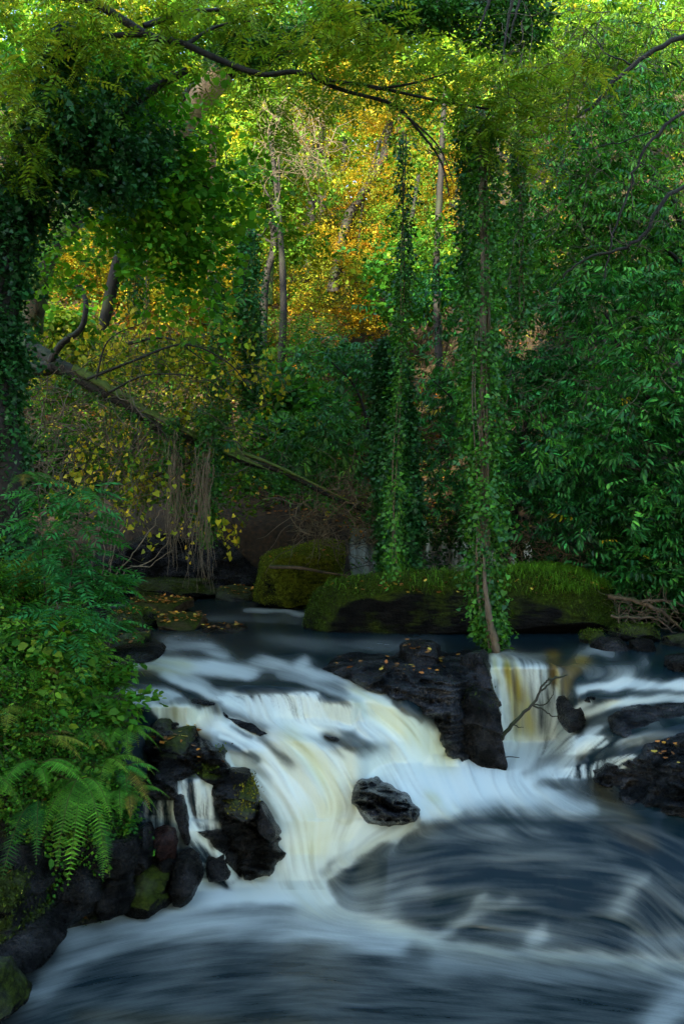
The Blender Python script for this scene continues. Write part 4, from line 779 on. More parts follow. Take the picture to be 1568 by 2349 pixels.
def sapling(label, path, Y, n, kind, pal, sc, r=.008, spread=.25, name='sapling', mat=None):
    e = thing(name, label, 'sapling'); P = cr([at(u, v, Y+dy) for (u, v, dy) in path], 6); m = MB(); m.tube(P, [r, r*.4], 5); 
    lf = MB(); t = rng.uniform(.25, 1, n); k = (t*(len(P)-1)).astype(int); yaw = rng.uniform(0, 6.28, n)
    dirs = np.stack([np.cos(yaw+math.pi/2), np.sin(yaw+math.pi/2), .35+0*yaw], -1); rad = spread*(1.1-t)*rng.uniform(.2, 1, n); Q = P[k]+dirs*rad[:, None]
    for i in range(0, n, 3): m.tube(np.array([P[k[i]], (P[k[i]]+Q[i])/2+[0, 0, .01], Q[i]]), [r*.4, r*.2], 4)
    leaves(lf, kind, Q, pal, sc, yaw=yaw, pitch=(-.1, .25), roll=(0, .3)); m.build('stem', M_dead, e); lf.build('foliage', mat or M_leaf, e)
PT = [(TEAL, 3), ((.05, .22, .06), 2), (G1, 1)]
sapling('tall blue-green rowan sapling leaning over the left bank, highest of the saplings', [(150, 1480, 0), (160, 1350, .1), (175, 1230, .1), (195, 1100, 0)], 8.0, 110, 'rowan', PT, 1.15, spread=.42)
sapling('rowan sapling left of the highest one, arching left', [(110, 1430, 0), (100, 1300, 0), (95, 1200, 0), (85, 1120, 0)], 8.1, 70, 'rowan', PT, 1.15, spread=.35)
sapling('rowan sapling with leaves reaching towards the pool', [(170, 1470, 0), (190, 1390, 0), (215, 1340, 0), (260, 1320, 0)], 8.4, 90, 'rowan', PT, 1.1, spread=.38)
sapling('short rowan sapling in front at mid height on the bank', [(140, 1560, 0), (150, 1480, 0), (140, 1420, 0), (130, 1380, 0)], 7.4, 90, 'rowan', [(TEAL, 2), (G1, 2)], 1.05, spread=.38)
sapling('small rowan seedling by the dark ledge at the pool edge', [(250, 1480, 0), (265, 1440, 0), (280, 1415, 0)], 9.2, 26, 'rowan', PT, 1.1, spread=.2)
sapling('bramble shoot sprawling over the lower middle of the bank', [(150, 1700, 0), (200, 1640, 0), (260, 1600, 0), (300, 1620, 0)], 7.2, 60, 'hazel', [(G1, 2), (G3, 1)], .7, spread=.2, name='bramble')
sapling('leafy shoot leaning out above the first white step', [(200, 1600, 0), (240, 1540, 0), (290, 1520, 0)], 7.9, 40, 'herb', [(G1, 2), (G3, 2)], 1.2, spread=.18)
sapling('young bush with pale green leaves on the bank crest', [(40, 1560, 0), (60, 1480, 0), (50, 1420, 0)], 7.3, 90, 'hazel', [(G3, 2), (G1, 2)], .75, spread=.4, name='bush')
sapling('willowherb stems with drooping narrow leaves at left', [(100, 1690, 0), (110, 1600, 0), (130, 1540, 0)], 7.0, 60, 'herb', [(G3, 2), (G1, 1)], 1.4, spread=.25)

def sticks(name, label, cat, lines, Y, r, mat=M_dead, jit=0, kind=None):
    m = MB()
    for ln in lines:
        P = cr([at(p[0], p[1], Y+(p[2] if len(p) > 2 else 0)) for p in ln], 5); 
        if jit: P[1:-1] += rng.normal(0, jit, P[1:-1].shape)
        rr = ln[0][3] if len(ln[0]) > 3 else r
        m.tube(P, [rr, rr*.35], 6)
    return tag(m.build(name, mat), label, cat, kind=kind)
sticks('dead_branch', 'dark forked dead branch standing in front of the right fall', 'branch', [
    [(1140, 1708, 0, .019), (1165, 1672), (1195, 1640), (1222, 1612), (1245, 1570), (1258, 1555)], [(1256, 1558, 0, .012), (1285, 1552), (1300, 1548)], [(1240, 1585, 0, .009), (1262, 1565), (1275, 1550, .1)],
    [(1216, 1618, 0, .009), (1240, 1626), (1262, 1642), (1282, 1645)], [(1222, 1614, 0, .007), (1245, 1618), (1262, 1602), (1268, 1585)], [(1175, 1662, 0, .006), (1190, 1668), (1200, 1668)], [(1255, 1600, 0, .003), (1262, 1612)]], 8.0, .012, M_bark, .004)
sticks('twig', 'small dark twig poking from the foam below the forked branch', 'twig', [[(1125, 1756), (1140, 1742), (1165, 1736), (1190, 1738)], [(1135, 1744, 0, .004), (1128, 1748), (1122, 1745)]], 7.75, .008, M_bark)
sticks('fallen_stick', 'bare stick lying across the tall mossy boulder', 'stick', [[(618, 1300), (680, 1302), (740, 1312), (800, 1322), (830, 1335)]], 13.2, .03, M_dead)
sticks('driftwood', 'long grey fallen limb slanting down at the right edge of the pool', 'driftwood', [[(1395, 1368, .2, .035), (1450, 1376, .1), (1510, 1400), (1545, 1430), (1580, 1460)], [(1470, 1380, 0, .02), (1530, 1378), (1600, 1398)]], 10.9, .03, M_dead, .01)
sticks('driftwood', 'thin pale fallen branch below the grey limb, ending near the stones', 'driftwood', [[(1400, 1412), (1460, 1416), (1500, 1420), (1550, 1452)], [(1440, 1414, 0, .008), (1470, 1435), (1500, 1440)]], 10.7, .02, M_dead, .01)
sticks('fallen_stick', 'straight pale stick pointing right above the driftwood', 'stick', [[(1385, 1322), (1430, 1322), (1495, 1318)], [(1440, 1321, 0, .008), (1470, 1340), (1490, 1350)]], 11.6, .014, M_dead)
def tangle(name, label, u0, u1, v0, v1, Y, n, L, r, sag=.4, mat=M_dead, dy=.6, base=None):
    m = MB()
    for i in range(n):
        p = at(rng.uniform(u0, u1), rng.uniform(v0, v1), Y+rng.uniform(-dy, dy)); d = rng.normal(size=3)*np.array([1, .6, .7]); d /= np.linalg.norm(d); P = [p]
        k = rng.integers(5, 9); st = L*rng.uniform(.5, 1.2)/k
        for _ in range(k): d = d+rng.normal(0, .38, 3)+np.array([0, 0, -.06*sag]); d /= np.linalg.norm(d); P.append(P[-1]+d*st)
        rr = r*rng.uniform(.5, 1.3); m.tube(cr(P, 3), [rr, rr*.3], 4)
    return tag(m.build(name, mat), label, 'dead twigs', kind='stuff')
tangle('brushwood', 'grey dead twigs tangled over the tip of the leaning trunk', 690, 900, 1090, 1250, 12.7, 260, .8, .006, mat=M_vine)
tangle('brushwood', 'dark twigs trailing in front of the pale upstream fall', 780, 960, 1215, 1310, 13.6, 90, .5, .006, mat=M_bark)
tangle('brushwood', 'tangle of dead twigs behind the grassy end of the long boulder', 1150, 1340, 1215, 1330, 12.6, 150, .6, .006, mat=M_vine)
tangle('brushwood', 'fine driftwood twigs caught at the right end of the long boulder', 1400, 1560, 1385, 1430, 10.9, 90, .35, .005)
tangle('brushwood', 'dark thicket of bare twigs below the left end of the leaning trunk', 20, 330, 860, 1180, 12.5, 330, 1.1, .007, mat=M_dead, dy=1.)
tangle('brushwood', 'bare twigs mixed with ivy around the fallen trunk', 200, 640, 780, 1150, 12.6, 260, .9, .006, dy=.8)
tangle('brushwood', 'silvery bare twigs lit in the middle of the wood', 600, 760, 230, 400, 17, 150, 1.2, .007, mat=M_vine)
tangle('brushwood', 'dry twigs hanging in the upper right corner', 1180, 1568, 20, 520, 10, 190, 1.0, .004, sag=1., dy=1.)
tangle('brushwood', 'sparse dry twigs among the right-hand foliage', 1150, 1568, 500, 1000, 10.6, 110, .8, .004, sag=1., dy=.5)
sticks('bare_stems', 'arching bare stems growing from the edge of the left bank', 'stems', [[(245, 1335), (290, 1290), (330, 1240), (365, 1180), (372, 1150)], [(255, 1335), (300, 1300), (350, 1285), (385, 1240)], [(230, 1340), (240, 1280), (235, 1200), (245, 1130)], [(240, 1330), (262, 1260), (285, 1200), (310, 1150)],
    [(250, 1330), (255, 1290), (250, 1220)], [(300, 1298), (340, 1300), (395, 1262)], [(215, 1340), (215, 1270), (225, 1200)]], 9.6, .007, M_vine, .01)

for k_, (lab, out, Y_, dep_, til) in enumerate([
    ('rough dark rock at the waterline under the hanging ferns', [(105, 2120), (110, 2060), (150, 2010), (200, 1990), (235, 2020), (245, 2080), (200, 2100), (140, 2125)], 6.25, .25, .3),
    ('dark stone between the rough rock and the lumpy bank rock', [(225, 2090), (228, 2040), (260, 2000), (300, 2010), (310, 2070), (270, 2085)], 6.4, .22, .3),
    ('shadowed rock high in the bank wall below the large fern', [(130, 2010), (150, 1950), (220, 1925), (300, 1940), (320, 1990), (260, 2030), (180, 2040)], 6.42, .22, .3),
    ('dark stone under the fern at the left picture edge', [(-40, 2020), (-30, 1960), (40, 1935), (110, 1960), (125, 2020), (60, 2050)], 6.15, .25, .3),
    ('jutting stone beside the reddish rock on the bank wall', [(300, 1975), (305, 1925), (335, 1900), (352, 1930), (350, 1980), (325, 1995)], 6.65, .18, .3),
    *[
    ('dark wedge of rock between the square step rock and the algae-topped one', [(470, 1790), (478, 1770), (520, 1765), (560, 1780), (575, 1800), (560, 1815), (500, 1815)], 7.15, .2, .9),
    ('thin wet shelf of rock under the leafy step rock', [(350, 1745), (370, 1728), (430, 1735), (478, 1748), (482, 1765), (430, 1775), (370, 1770)], 7.25, .25, 1.6),
    ('narrow black rib of rock dividing the two small curtain falls', [(398, 1850), (404, 1825), (416, 1835), (425, 1870), (432, 1905), (440, 1935), (425, 1930), (412, 1895)], 6.92, .1, .1),
    ('small black rock beside the foot of the algae-topped rock', [(585, 1885), (590, 1850), (605, 1862), (622, 1885), (640, 1915), (625, 1925), (600, 1905)], 7.0, .15, .3),
    ('black rock hump half drowned left of the lowest bulging rock', [(470, 1990), (478, 1970), (505, 1962), (520, 1985), (525, 2015), (500, 2020), (478, 2012)], 6.95, .12, .3),
    ('wet lump of rock left of the narrow black rib', [(350, 1985), (352, 1960), (385, 1950), (402, 1968), (400, 2000), (370, 2010)], 6.7, .16, .3),
    ('low broken rock between leaf-strewn slab and left bank', [(240, 1475), (250, 1455), (300, 1448), (340, 1452), (350, 1466), (300, 1476)], 10.3, .3, 1.5)]]):
    RK('x%d' % k_, 'broken_rock', lab, out, Y_, dep_, M_rock, til, 60+k_, .1, .42, 9)

# ------------------------------------------------------------------ trees and climbers
def limb(m, pts, Y, r0, r1, sides=10, rough=.18, n=8):
    P = cr([np.append(at(p[0], p[1], Y+(p[2] if len(p) > 2 else 0)), 0) for p in pts], n)[:, :3]; m.tube(P, np.linspace(r0, r1, len(P)), sides, None, rough); return P
def tree(name, label, cat, limbs, Y, clouds, mat=M_bark, lmat=None, group=None, extra=None):
    """limbs: (points, r0, r1); clouds: (kind, palette, scale, [blobs], kw)"""
    e = thing(name, label, cat, group); m = MB()
    for (pts, r0, r1) in limbs: limb(m, pts, Y, r0, r1)
    m.build('trunk', mat, e)
    c = MB()
    for cl in clouds:
        kw = cl[4] if len(cl) > 4 else {}
        for b in cl[3]: 
            cs = b[7] if len(b) > 7 else .3
            leaves(c, cl[0], blob(*b[:7], cs=cs), cl[1], cl[2], **kw)
    if clouds: c.build('crown', lmat or M_leaf, e)
    return e
def ivy_points(P, rad, n, g=rng):
    k = g.uniform(0, len(P)-1.001, n); i = k.astype(int); f = (k-i)[:, None]; C = P[i]*(1-f)+P[i+1]*f; rad = np.interp(k/(len(P)-1), np.linspace(0, 1, len(rad)), rad)
    a = g.uniform(0, 6.283, n); lump = .6+.55*vnoise(np.stack([a*1.2, C[:, 2]*2.2, C[:, 0]], -1), 9); rr = rad*(.35+.65*g.random(n)**.5)*np.clip(lump+.25, .3, 1.5)
    return C+np.stack([np.cos(a)*rr, np.sin(a)*rr, g.normal(0, .03, n)], -1), a
def ivy(name, label, pts, Y, rad, n, r=.012, stems=3, pal=None, sc=1., mat=M_vine, cat='ivy', spread=.3):
    e = thing(name, label, cat); m = MB(); P = cr([at(p[0], p[1], Y+(p[2] if len(p) > 2 else 0)) for p in pts], 10)
    for s in range(stems):
        ph = rng.uniform(0, 6); a = np.linspace(0, 1, len(P)); off = np.stack([np.sin(a*9+ph), np.cos(a*7+ph), 0*a], -1)*spread*np.interp(a, np.linspace(0, 1, len(rad)), rad)[:, None]
        m.tube(P+off, r*rng.uniform(.6, 1.3), 5, None, .2)
    m.build('stem', mat, e); c = MB(); Q, a = ivy_points(P, rad, n)
    leaves(c, 'ivy', Q, pal or [(G4, 2), (G2, 4), (G1, 4)], sc, yaw=a-math.pi/2+rng.normal(0, .5, n), pitch=(-.75, .4), twig=False); c.build('foliage', M_gloss, e); return e
IVD = [((.012, .06, .02), 3), ((.02, .09, .03), 3), ((.03, .13, .045), 2)]
# main hanging ivy column and its leaning stem in the water
IVC = ivy('ivy_column', 'thick rope of ivy hanging full height down to the lip of the right fall', [(1140, 1450, 0), (1118, 1400, 0), (1110, 1200, 0), (1110, 1000, 0), (1112, 800, 0), (1112, 600, .1), (1108, 420, .2), (1105, 250, .3)], 9.35, [.01, .15, .13, .2, .15, .22, .17, .2, .15, .2, .12, .12], 1750, .013, 8, [(G4, 1), (G2, 3), (G1, 4), (G3, 1.5)], 1.0, spread=.22)
e = IVC; m = MB()
limb(m, [(1142, 1514, -.05), (1135, 1480, -.1), (1122, 1420, -.14), (1112, 1340, -.14), (1108, 1250, -.05)], 9.3, .048, .01, 12, .35)
for k in range(5): limb(m, [(1124+k*6, 1512, -.1), (1118+k*4, 1460, -.1), (1100+k*5+rng.normal(0, 4), 1380, -.08), (1098+k*4+rng.normal(0, 5), 1260, -.12), (1094+k*5+rng.normal(0, 6), 1100, -.06), (1092+k*5+rng.normal(0, 7), 900, -.14), (1092+k*5+rng.normal(0, 7), 700-k*30, -.05)], 9.35, .010, .005, 5, .2)
m.build('root_end', M_dead, e)
ivy('ivy_strand', 'thin ivy strand hanging between the dark ivy stump and the thick rope', [(905, 1320), (905, 1100), (915, 900), (922, 700), (925, 500), (928, 300)], 10.2, [.08, .1, .07, .05, .06, .06, .05], 480, .010, 2, None, 1.0)
ivy('ivy_strand', 'slim ivy strand close to the left side of the thick rope, high up', [(1082, 1000), (1080, 800), (1078, 600), (1072, 400), (1070, 240)], 9.9, [.04, .08, .1, .09, .09, .05], 520, .010, 2)
ivy('ivy_strand', 'sparse ivy strand right of the thick rope in the upper half', [(1195, 760), (1195, 600), (1192, 450), (1190, 300)], 10.0, [.05, .1, .1, .08, .06], 300, .008, 2)
ivy('ivy_stump', 'dark ivy-smothered stump rising behind the long boulder', [(915, 1330, 0), (915, 1200, 0), (910, 1050, 0), (905, 900, 0), (890, 780, 0)], 11.9, [.24, .27, .27, .24, .2, .1], 4600, .05, 3, IVD, 1.1, M_bark, 'stump')
ivy('ivy_strand', 'blue-green ivy curtain hanging left of centre above the pool', [(572, 930), (575, 800), (570, 650), (565, 520)], 12.5, [.07, .15, .17, .17, .15, .1], 900, .008, 3, [(TEAL, 2), (G2, 3), (G4, 2)], 1.0)
ivy('ivy_strand', 'ivy strand with leaves hanging beside the pale rope stems', [(512, 1040), (505, 900), (500, 760), (495, 620)], 12.4, [.1, .14, .12, .08, .06], 500, .008, 2, [(TEAL, 1), (G2, 3), (G1, 2)])
ivy('ivy_strand', 'ivy strand in the left half above the orange bush', [(312, 720), (308, 620), (300, 540), (295, 470)], 12.8, [.08, .13, .14, .1], 350, .006, 2, [(TEAL, 1), (G2, 3)])
def rope(name, label, u0, v0, u1, v1, Y, n, wd, r, mat=M_vine, fray=0, cat='vine'):
    m = MB()
    for k in range(n):
        o = rng.normal(0, wd, 2); a = np.linspace(0, 1, 26); v_ = v0+(rng.uniform(-30, 60) if fray else 0); P = at(u0+(u1-u0)*a, v_+(v1-v_)*(a*(rng.uniform(.45, 1.04) if fray else rng.uniform(.8, 1.02))), Y)
        P[:, 0] += o[0]*(1-.3*a)+np.sin(a*rng.uniform(4, 12)+k)*wd*.35+fray*rng.normal()*a**3; P[:, 1] += o[1]+np.cos(a*rng.uniform(4, 12)+k)*wd*.35
        if fray: P += np.cumsum(rng.normal(0, .009, (26, 3)), 0)*[1, 1, .3]
        m.tube(P, [r*rng.uniform(.7, 1.3), r*.6], 5)
    return tag(m.build(name, mat), label, cat)
rope('hanging_vine', 'bundle of bare vine stems painted pale as sunlit hanging left of centre', 488, 290, 478, 760, 12.8, 10, .035, .009, M_sunlit)  # the stems carry sunlight in their colour
rope('hanging_vine', 'shorter vine bundle painted pale as sunlit, left of the long one', 436, 380, 428, 650, 12.9, 7, .03, .009, M_sunlit)
rope('hanging_vine', 'thin bare vine hanging above the yellow-leaved branch', 338, 580, 335, 800, 12.6, 5, .02, .005, M_vine)
rope('hanging_roots', 'pale frayed root beard hanging just above the low dark hump, left of the pair', 402, 1010, 402, 1318, 12.0, 34, .05, .0035, M_vine, .1, 'roots')
rope('hanging_roots', 'pale frayed root beard, longer right one of the pair above the pool', 468, 1040, 460, 1352, 11.9, 40, .055, .0035, M_vine, .12, 'roots')
rope('hanging_roots', 'thin hanging roots left of the two pale root beards', 335, 1010, 338, 1200, 12.4, 9, .04, .004, M_vine, .04, 'roots')
ivy('ivy_strand', 'ivy growing down around the right root beard', [(475, 1230), (478, 1130), (480, 1020), (470, 930)], 12.1, [.04, .11, .14, .14, .1], 420, .006, 2)
ivy('ivy_strand', 'ivy growing down around the left root beard', [(405, 1150), (402, 1050), (398, 960)], 12.2, [.03, .08, .12, .1], 220, .006, 2)

# left ivy-clad tree, close, with the dark mass above
e = thing('ivy_clad_tree', 'big dark ivy-clad tree along the left picture edge', 'tree'); m = MB()
T1 = limb(m, [(20, 1350, 0), (15, 1150, 0), (0, 900, 0), (10, 650, 0), (60, 450, 0), (120, 250, 0), (150, 60, 0)], 9.6, .2, .1, 14)
limb(m, [(60, 450, 0), (200, 330, .2), (330, 220, .3), (430, 160, .3)], 9.6, .09, .03); limb(m, [(10, 650, 0), (-100, 400, .2), (-160, 100, .2)], 9.6, .12, .06)
m.build('trunk', M_bark, e); c = MB(); Q, a = ivy_points(T1, [.2, .22, .22, .22, .22, .22, .16], 3200)
leaves(c, 'ivy', Q, IVD, 1.1, yaw=a-math.pi/2+rng.normal(0, .5, len(Q)), pitch=(-.75, .4), twig=False)
for b in [(140, 330, 9.5, 120, 100, .4, 560), (260, 260, 9.5, 110, 90, .4, 480), (230, 400, 9.6, 100, 70, .4, 300), (340, 310, 9.6, 70, 70, .4, 140), (50, 450, 9.5, 80, 100, .4, 420), (-20, 700, 9.6, 60, 250, .4, 900), (-30, 1000, 9.8, 50, 250, .4, 900)]:
    leaves(c, 'ivy', blob(*b, clump=24, cs=.13), IVD, 1.15, pitch=(-.6, .4), twig=False)
c.build('foliage', M_gloss, e)

# rowan whose branch crosses the top of the picture
LG = [((.09, .18, .025), 3), ((.15, .25, .03), 3), ((.25, .31, .04), 2)]  # leaf greens raised in place of sun that misses this crown
tree('rowan_tree', 'pale green rowan whose long dark branch arches across the top', 'tree', [
    ([(-260, 900, .3), (-180, 400, .2), (-60, 60, .1), (60, -60, 0), (160, -10, 0)], .14, .07),
    ([(150, -15, 0), (240, 20, 0), (340, 80, 0), (420, 100, 0), (510, 140, 0), (600, 170, 0), (680, 165, 0), (760, 185, 0), (860, 200, 0), (1000, 230, 0), (1120, 250, 0)], .042, .010),
    ([(330, 78, 0), (240, 85, .1), (160, 115, .2), (60, 170, .2)], .03, .012), ([(700, 168, 0), (780, 205, .1), (900, 240, .1), (960, 300, .2), (1010, 370, .2), (1030, 450, .2)], .022, .006),
    ([(330, 60, .1), (420, 30, .2), (520, 20, .2), (640, 5, .2)], .03, .01), ([(860, 205, 0), (950, 190, -.1), (1050, 160, -.2)], .015, .005), ([(430, 100, 0), (500, 60, .2), (600, 45, .2)], .02, .008), ([(900, 240, .1), (1000, 330, 0), (1040, 420, 0)], .012, .004)], 9.2,
    [('rowan', LG, 1.1, [(200, 40, 9.2, 240, 80, .8, 260), (60, 180, 9.3, 150, 130, .8, 300), (560, 50, 9.3, 260, 60, .7, 280), (820, 130, 9.3, 220, 50, .7, 260), (1050, 200, 9.3, 170, 60, .6, 170), (1160, 240, 9.2, 130, 70, .5, 110), (650, 200, 9.4, 130, 40, .5, 70), (1130, 330, 9.5, 90, 60, .4, 40), (40, 330, 9.2, 70, 90, .4, 160), (1250, 200, 9.5, 120, 80, .5, 100)])])
# dark limb behind; its sunlit stretch is painted on as paler bark
e = tree('leaning_tree', 'leaning tree with ivy-dark upper limb and a stretch of bark painted orange-brown as sunlit', 'tree', [
    ([(400, 300, .2), (430, 255, .1), (470, 215, 0), (520, 160, 0), (560, 120, -.1), (700, 70, -.1), (860, 30, -.2), (1060, 10, -.2), (1250, -20, -.2)], .15, .09), ([(520, 165, 0), (440, 200, -.1), (400, 260, -.2), (385, 330, -.2)], .05, .02)], 12.5,
    [('ivy', [(G4, 2), (G2, 3), (G1, 2)], 1.3, [(620, 80, 12.3, 110, 30, .4, 500, .15), (800, 40, 12.2, 140, 30, .4, 600, .15), (980, 20, 12.2, 150, 30, .4, 600, .15), (540, 130, 12.3, 60, 30, .3, 250, .12), (1180, 30, 12.3, 100, 60, .5, 500, .15)], dict(twig=False))], M_bark, M_gloss)
m = MB(); limb(m, [(385, 335, .25), (412, 292, .2), (445, 245, .1), (480, 205, 0), (512, 168, 0)], 12.36, .16, .15, 14, .1); m.build('sunlit_bark', M_sunlit, e)
m = MB(); limb(m, [(235, 760, .5), (262, 640, .5), (300, 520, .4), (350, 400, .3), (395, 320, .25)], 12.5, .07, .12, 12, .1); m.build('lower_trunk', M_bark, e)
# round-leaved hazel hanging in the middle left
HZ = [((.06, .22, .025), 3), ((.10, .28, .03), 3), ((.2, .36, .035), 2)]
tree('hazel_tree', 'round-leaved green hazel hanging down over the left middle', 'tree', [([(-200, 700, 1), (0, 520, .6), (150, 380, .3), (260, 370, .2), (330, 430, 0), (400, 470, 0)], .07, .012), ([(300, 300, 0), (390, 340, 0), (440, 410, -.1), (500, 440, -.1)], .018, .006), ([(260, 370, .2), (300, 250, .2), (400, 160, .2)], .03, .01)], 10.4,
    [('hazel', HZ, 1.0, [(360, 360, 10.4, 110, 80, .5, 230), (380, 490, 10.4, 100, 50, .5, 190), (280, 200, 10.4, 110, 60, .5, 160), (300, 440, 10.5, 90, 60, .4, 110), (440, 580, 10.4, 50, 60, .3, 70), (250, 180, 10.4, 90, 70, .5, 120), (120, 100, 10.8, 160, 80, .5, 140), (250, 540, 10.8, 140, 60, .4, 110), (430, 640, 10.9, 90, 60, .3, 70), (130, 600, 10.9, 80, 90, .3, 70), (500, 420, 10.7, 70, 70, .3, 80)])])
# mossy leaning trunk on the left
tree('mossy_tree', 'mossy green trunk leaning right at the left edge above the fallen trunk', 'tree', [([(70, 760, .4), (85, 680, .2), (100, 610, .1), (130, 550, 0), (165, 510, 0), (200, 440, 0), (240, 330, .1), (280, 200, .2)], .16, .09), ([(165, 420, .1), (150, 480, .05), (130, 540, 0)], .07, .06)], 13.0, [], M_mossbark)
# leaning / fallen trunk
e = tree('fallen_tree', 'long dark fallen trunk slanting down from the left towards the mossy boulder', 'trunk', [
    ([(10, 860, .2), (100, 845, 0), (150, 850, 0), (220, 890, 0), (300, 935, 0), (380, 992, .05), (460, 1016, -.04), (545, 1056, .05), (640, 1080, -.03), (760, 1140, .1), (890, 1195, .2)], .10, .018),
    ([(60, 790, .4), (110, 820, .2), (170, 860, 0)], .1, .09), ([(105, 850, 0), (140, 790, -.1), (185, 755, -.1), (198, 700, -.1), (185, 655, 0)], .05, .025), ([(198, 690, 0), (170, 650, 0), (120, 655, .1)], .025, .01),
    ([(340, 1100, 0), (420, 1065, -.1), (520, 1052, -.1), (610, 1050, 0)], .018, .012), ([(290, 790, -.1), (360, 775, -.1), (410, 785, -.2), (470, 830, -.2)], .02, .008)], 12.4, [], M_bark)
m = MB()
for k in range(5): limb(m, [(300+k*20, 925+k*9, -.14), (380+k*18, 968+k*9, -.15), (460+k*16, 1006+k*9, -.13), (560+k*14, 1045+k*8, -.08)], 12.36, .022, .008, 6, .3)
limb(m, [(170, 845, -.02), (240, 885, -.04), (320, 930, -.05), (420, 985, -.05), (530, 1030, -.04), (640, 1072, -.03), (800, 1150, 0)], 12.36, .06, .014, 10, .4); m.build('mossy_bark', M_mossbark, e)
PF = cr([at(*p) for p in [(150, 850, 12.4), (300, 935, 12.4), (460, 1018, 12.4), (640, 1082, 12.4), (860, 1182, 12.5)]], 10); Q, a = ivy_points(PF, [.14, .2, .2, .16, .15], 260); c = MB(); leaves(c, 'ivy', Q+[0, 0, -.06], [(G2, 3), (G1, 2)], .9, yaw=a, pitch=(-.75, .4), twig=False); c.build('ivy_leaves', M_gloss, e)
YL = [((.10, .20, .02), 3), ((.28, .30, .03), 3), ((.5, .42, .05), 3)]
tree('lime_shrub', 'yellow-leaved shrub sprouting from the fallen trunk', 'shrub', [([(200, 870, 0), (300, 830, 0), (420, 790, -.1), (520, 830, -.2), (580, 900, -.2)], .02, .005), ([(250, 900, 0), (340, 860, 0), (470, 870, -.1), (560, 930, -.1)], .015, .004), ([(300, 930, 0), (380, 1000, 0), (410, 1120, 0)], .012, .004), ([(220, 870, 0), (250, 780, 0), (330, 740, 0)], .014, .004)], 12.0,
    [('lime', YL, 1.0, [(330, 800, 12.7, 110, 60, .2, 90), (470, 820, 12.6, 110, 60, .2, 120), (550, 870, 12.6, 50, 60, .2, 60), (500, 940, 12.6, 80, 40, .2, 50), (260, 1010, 12.5, 100, 60, .2, 30), (380, 1100, 12.3, 120, 70, .2, 45), (150, 800, 12.8, 80, 60, .2, 40), (480, 1180, 12, 60, 80, .2, 20), (320, 720, 12.7, 110, 50, .2, 30), (400, 900, 12.1, 160, 90, .1, 14), (250, 1080, 12.4, 110, 80, .3, 60), (560, 1000, 12.5, 70, 60, .2, 30)], dict(pitch=(-.8, .4))),
     ('hazel', [(G1, 2), ((.07, .15, .02), 2)], .6, [(360, 830, 12.9, 150, 70, .3, 150), (500, 940, 12.9, 110, 60, .3, 90), (180, 960, 13.0, 110, 80, .3, 150), (400, 1130, 12.8, 110, 60, .3, 70), (120, 900, 13.0, 90, 60, .3, 60), (260, 1060, 12.9, 120, 80, .4, 150), (520, 1120, 12.9, 90, 60, .3, 110)])])

# laurels on the right
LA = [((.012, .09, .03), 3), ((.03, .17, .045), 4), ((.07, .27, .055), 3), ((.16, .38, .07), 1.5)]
LD = [((.008, .055, .02), 4), ((.02, .12, .035), 3), ((.05, .2, .045), 1.5)]  # darker copy of the laurel leaves, shade put into the palette
def laurel(label, Y, stems, blobs, pal=LA, sc=1.0):
    return tree('laurel_bush', label, 'laurel', stems, Y, [('laurel', pal, sc*.82, blobs, dict(pitch=(-.15, .4), roll=(0, .45), hue=.42)), ('laurel', [(YE, 1)], sc, [(b[0], b[1], b[2]-.1, b[3], b[4], b[5], max(2, b[6]//500), .3) for b in blobs[:2]])], M_bark, M_gloss)
laurel('laurel filling the right edge at mid height with dark oval leaves', 11.2, [([(1700, 1500, .3), (1660, 1200, .2), (1560, 1000, 0), (1450, 860, 0), (1380, 700, 0)], .09, .015), ([(1600, 1100, .1), (1480, 1080, 0), (1330, 1040, -.1)], .03, .008)], [(1480, 900, 11.2, 160, 110, .7, 620), (1500, 700, 11.3, 170, 110, .7, 620), (1400, 1000, 11.1, 130, 60, .5, 330), (1560, 1100, 11.2, 120, 110, .6, 380)])
laurel('upper laurel crown at right, leaves coloured a paler, lit green', 11.8, [([(1720, 1200, .3), (1660, 800, .1), (1560, 500, 0), (1450, 350, 0), (1380, 280, 0)], .09, .015), ([(1600, 640, 0), (1480, 540, -.2), (1330, 520, -.3)], .03, .008)], [(1400, 420, 11.8, 170, 110, .8, 620), (1500, 560, 11.7, 150, 100, .6, 480), (1260, 520, 11.8, 120, 90, .6, 380), (1420, 260, 12.0, 150, 70, .7, 380)], [((.02, .12, .03), 2), ((.06, .22, .035), 4), ((.14, .32, .04), 3)])  # lighter copy of the laurel leaves, light put into the palette
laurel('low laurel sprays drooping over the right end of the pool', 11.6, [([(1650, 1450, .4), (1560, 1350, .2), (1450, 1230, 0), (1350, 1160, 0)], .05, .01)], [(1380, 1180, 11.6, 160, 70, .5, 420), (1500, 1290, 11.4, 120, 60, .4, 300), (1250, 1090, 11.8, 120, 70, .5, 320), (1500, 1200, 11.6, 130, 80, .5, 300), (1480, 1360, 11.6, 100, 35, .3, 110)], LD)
laurel('laurel behind the thick ivy rope, lit sprays pointing left and right', 12.6, [([(1200, 1330, .5), (1180, 1150, .2), (1210, 950, 0), (1260, 780, 0)], .06, .012), ([(1190, 1100, .2), (1080, 960, 0), (980, 860, -.2)], .03, .006)], [(1220, 880, 12.6, 150, 100, .5, 460), (1020, 900, 12.9, 80, 90, .3, 260), (1200, 1080, 12.8, 140, 80, .5, 340), (1040, 700, 13.0, 110, 90, .4, 240), (1260, 700, 12.8, 140, 90, .6, 340), (1020, 1080, 13.0, 60, 80, .3, 160)])
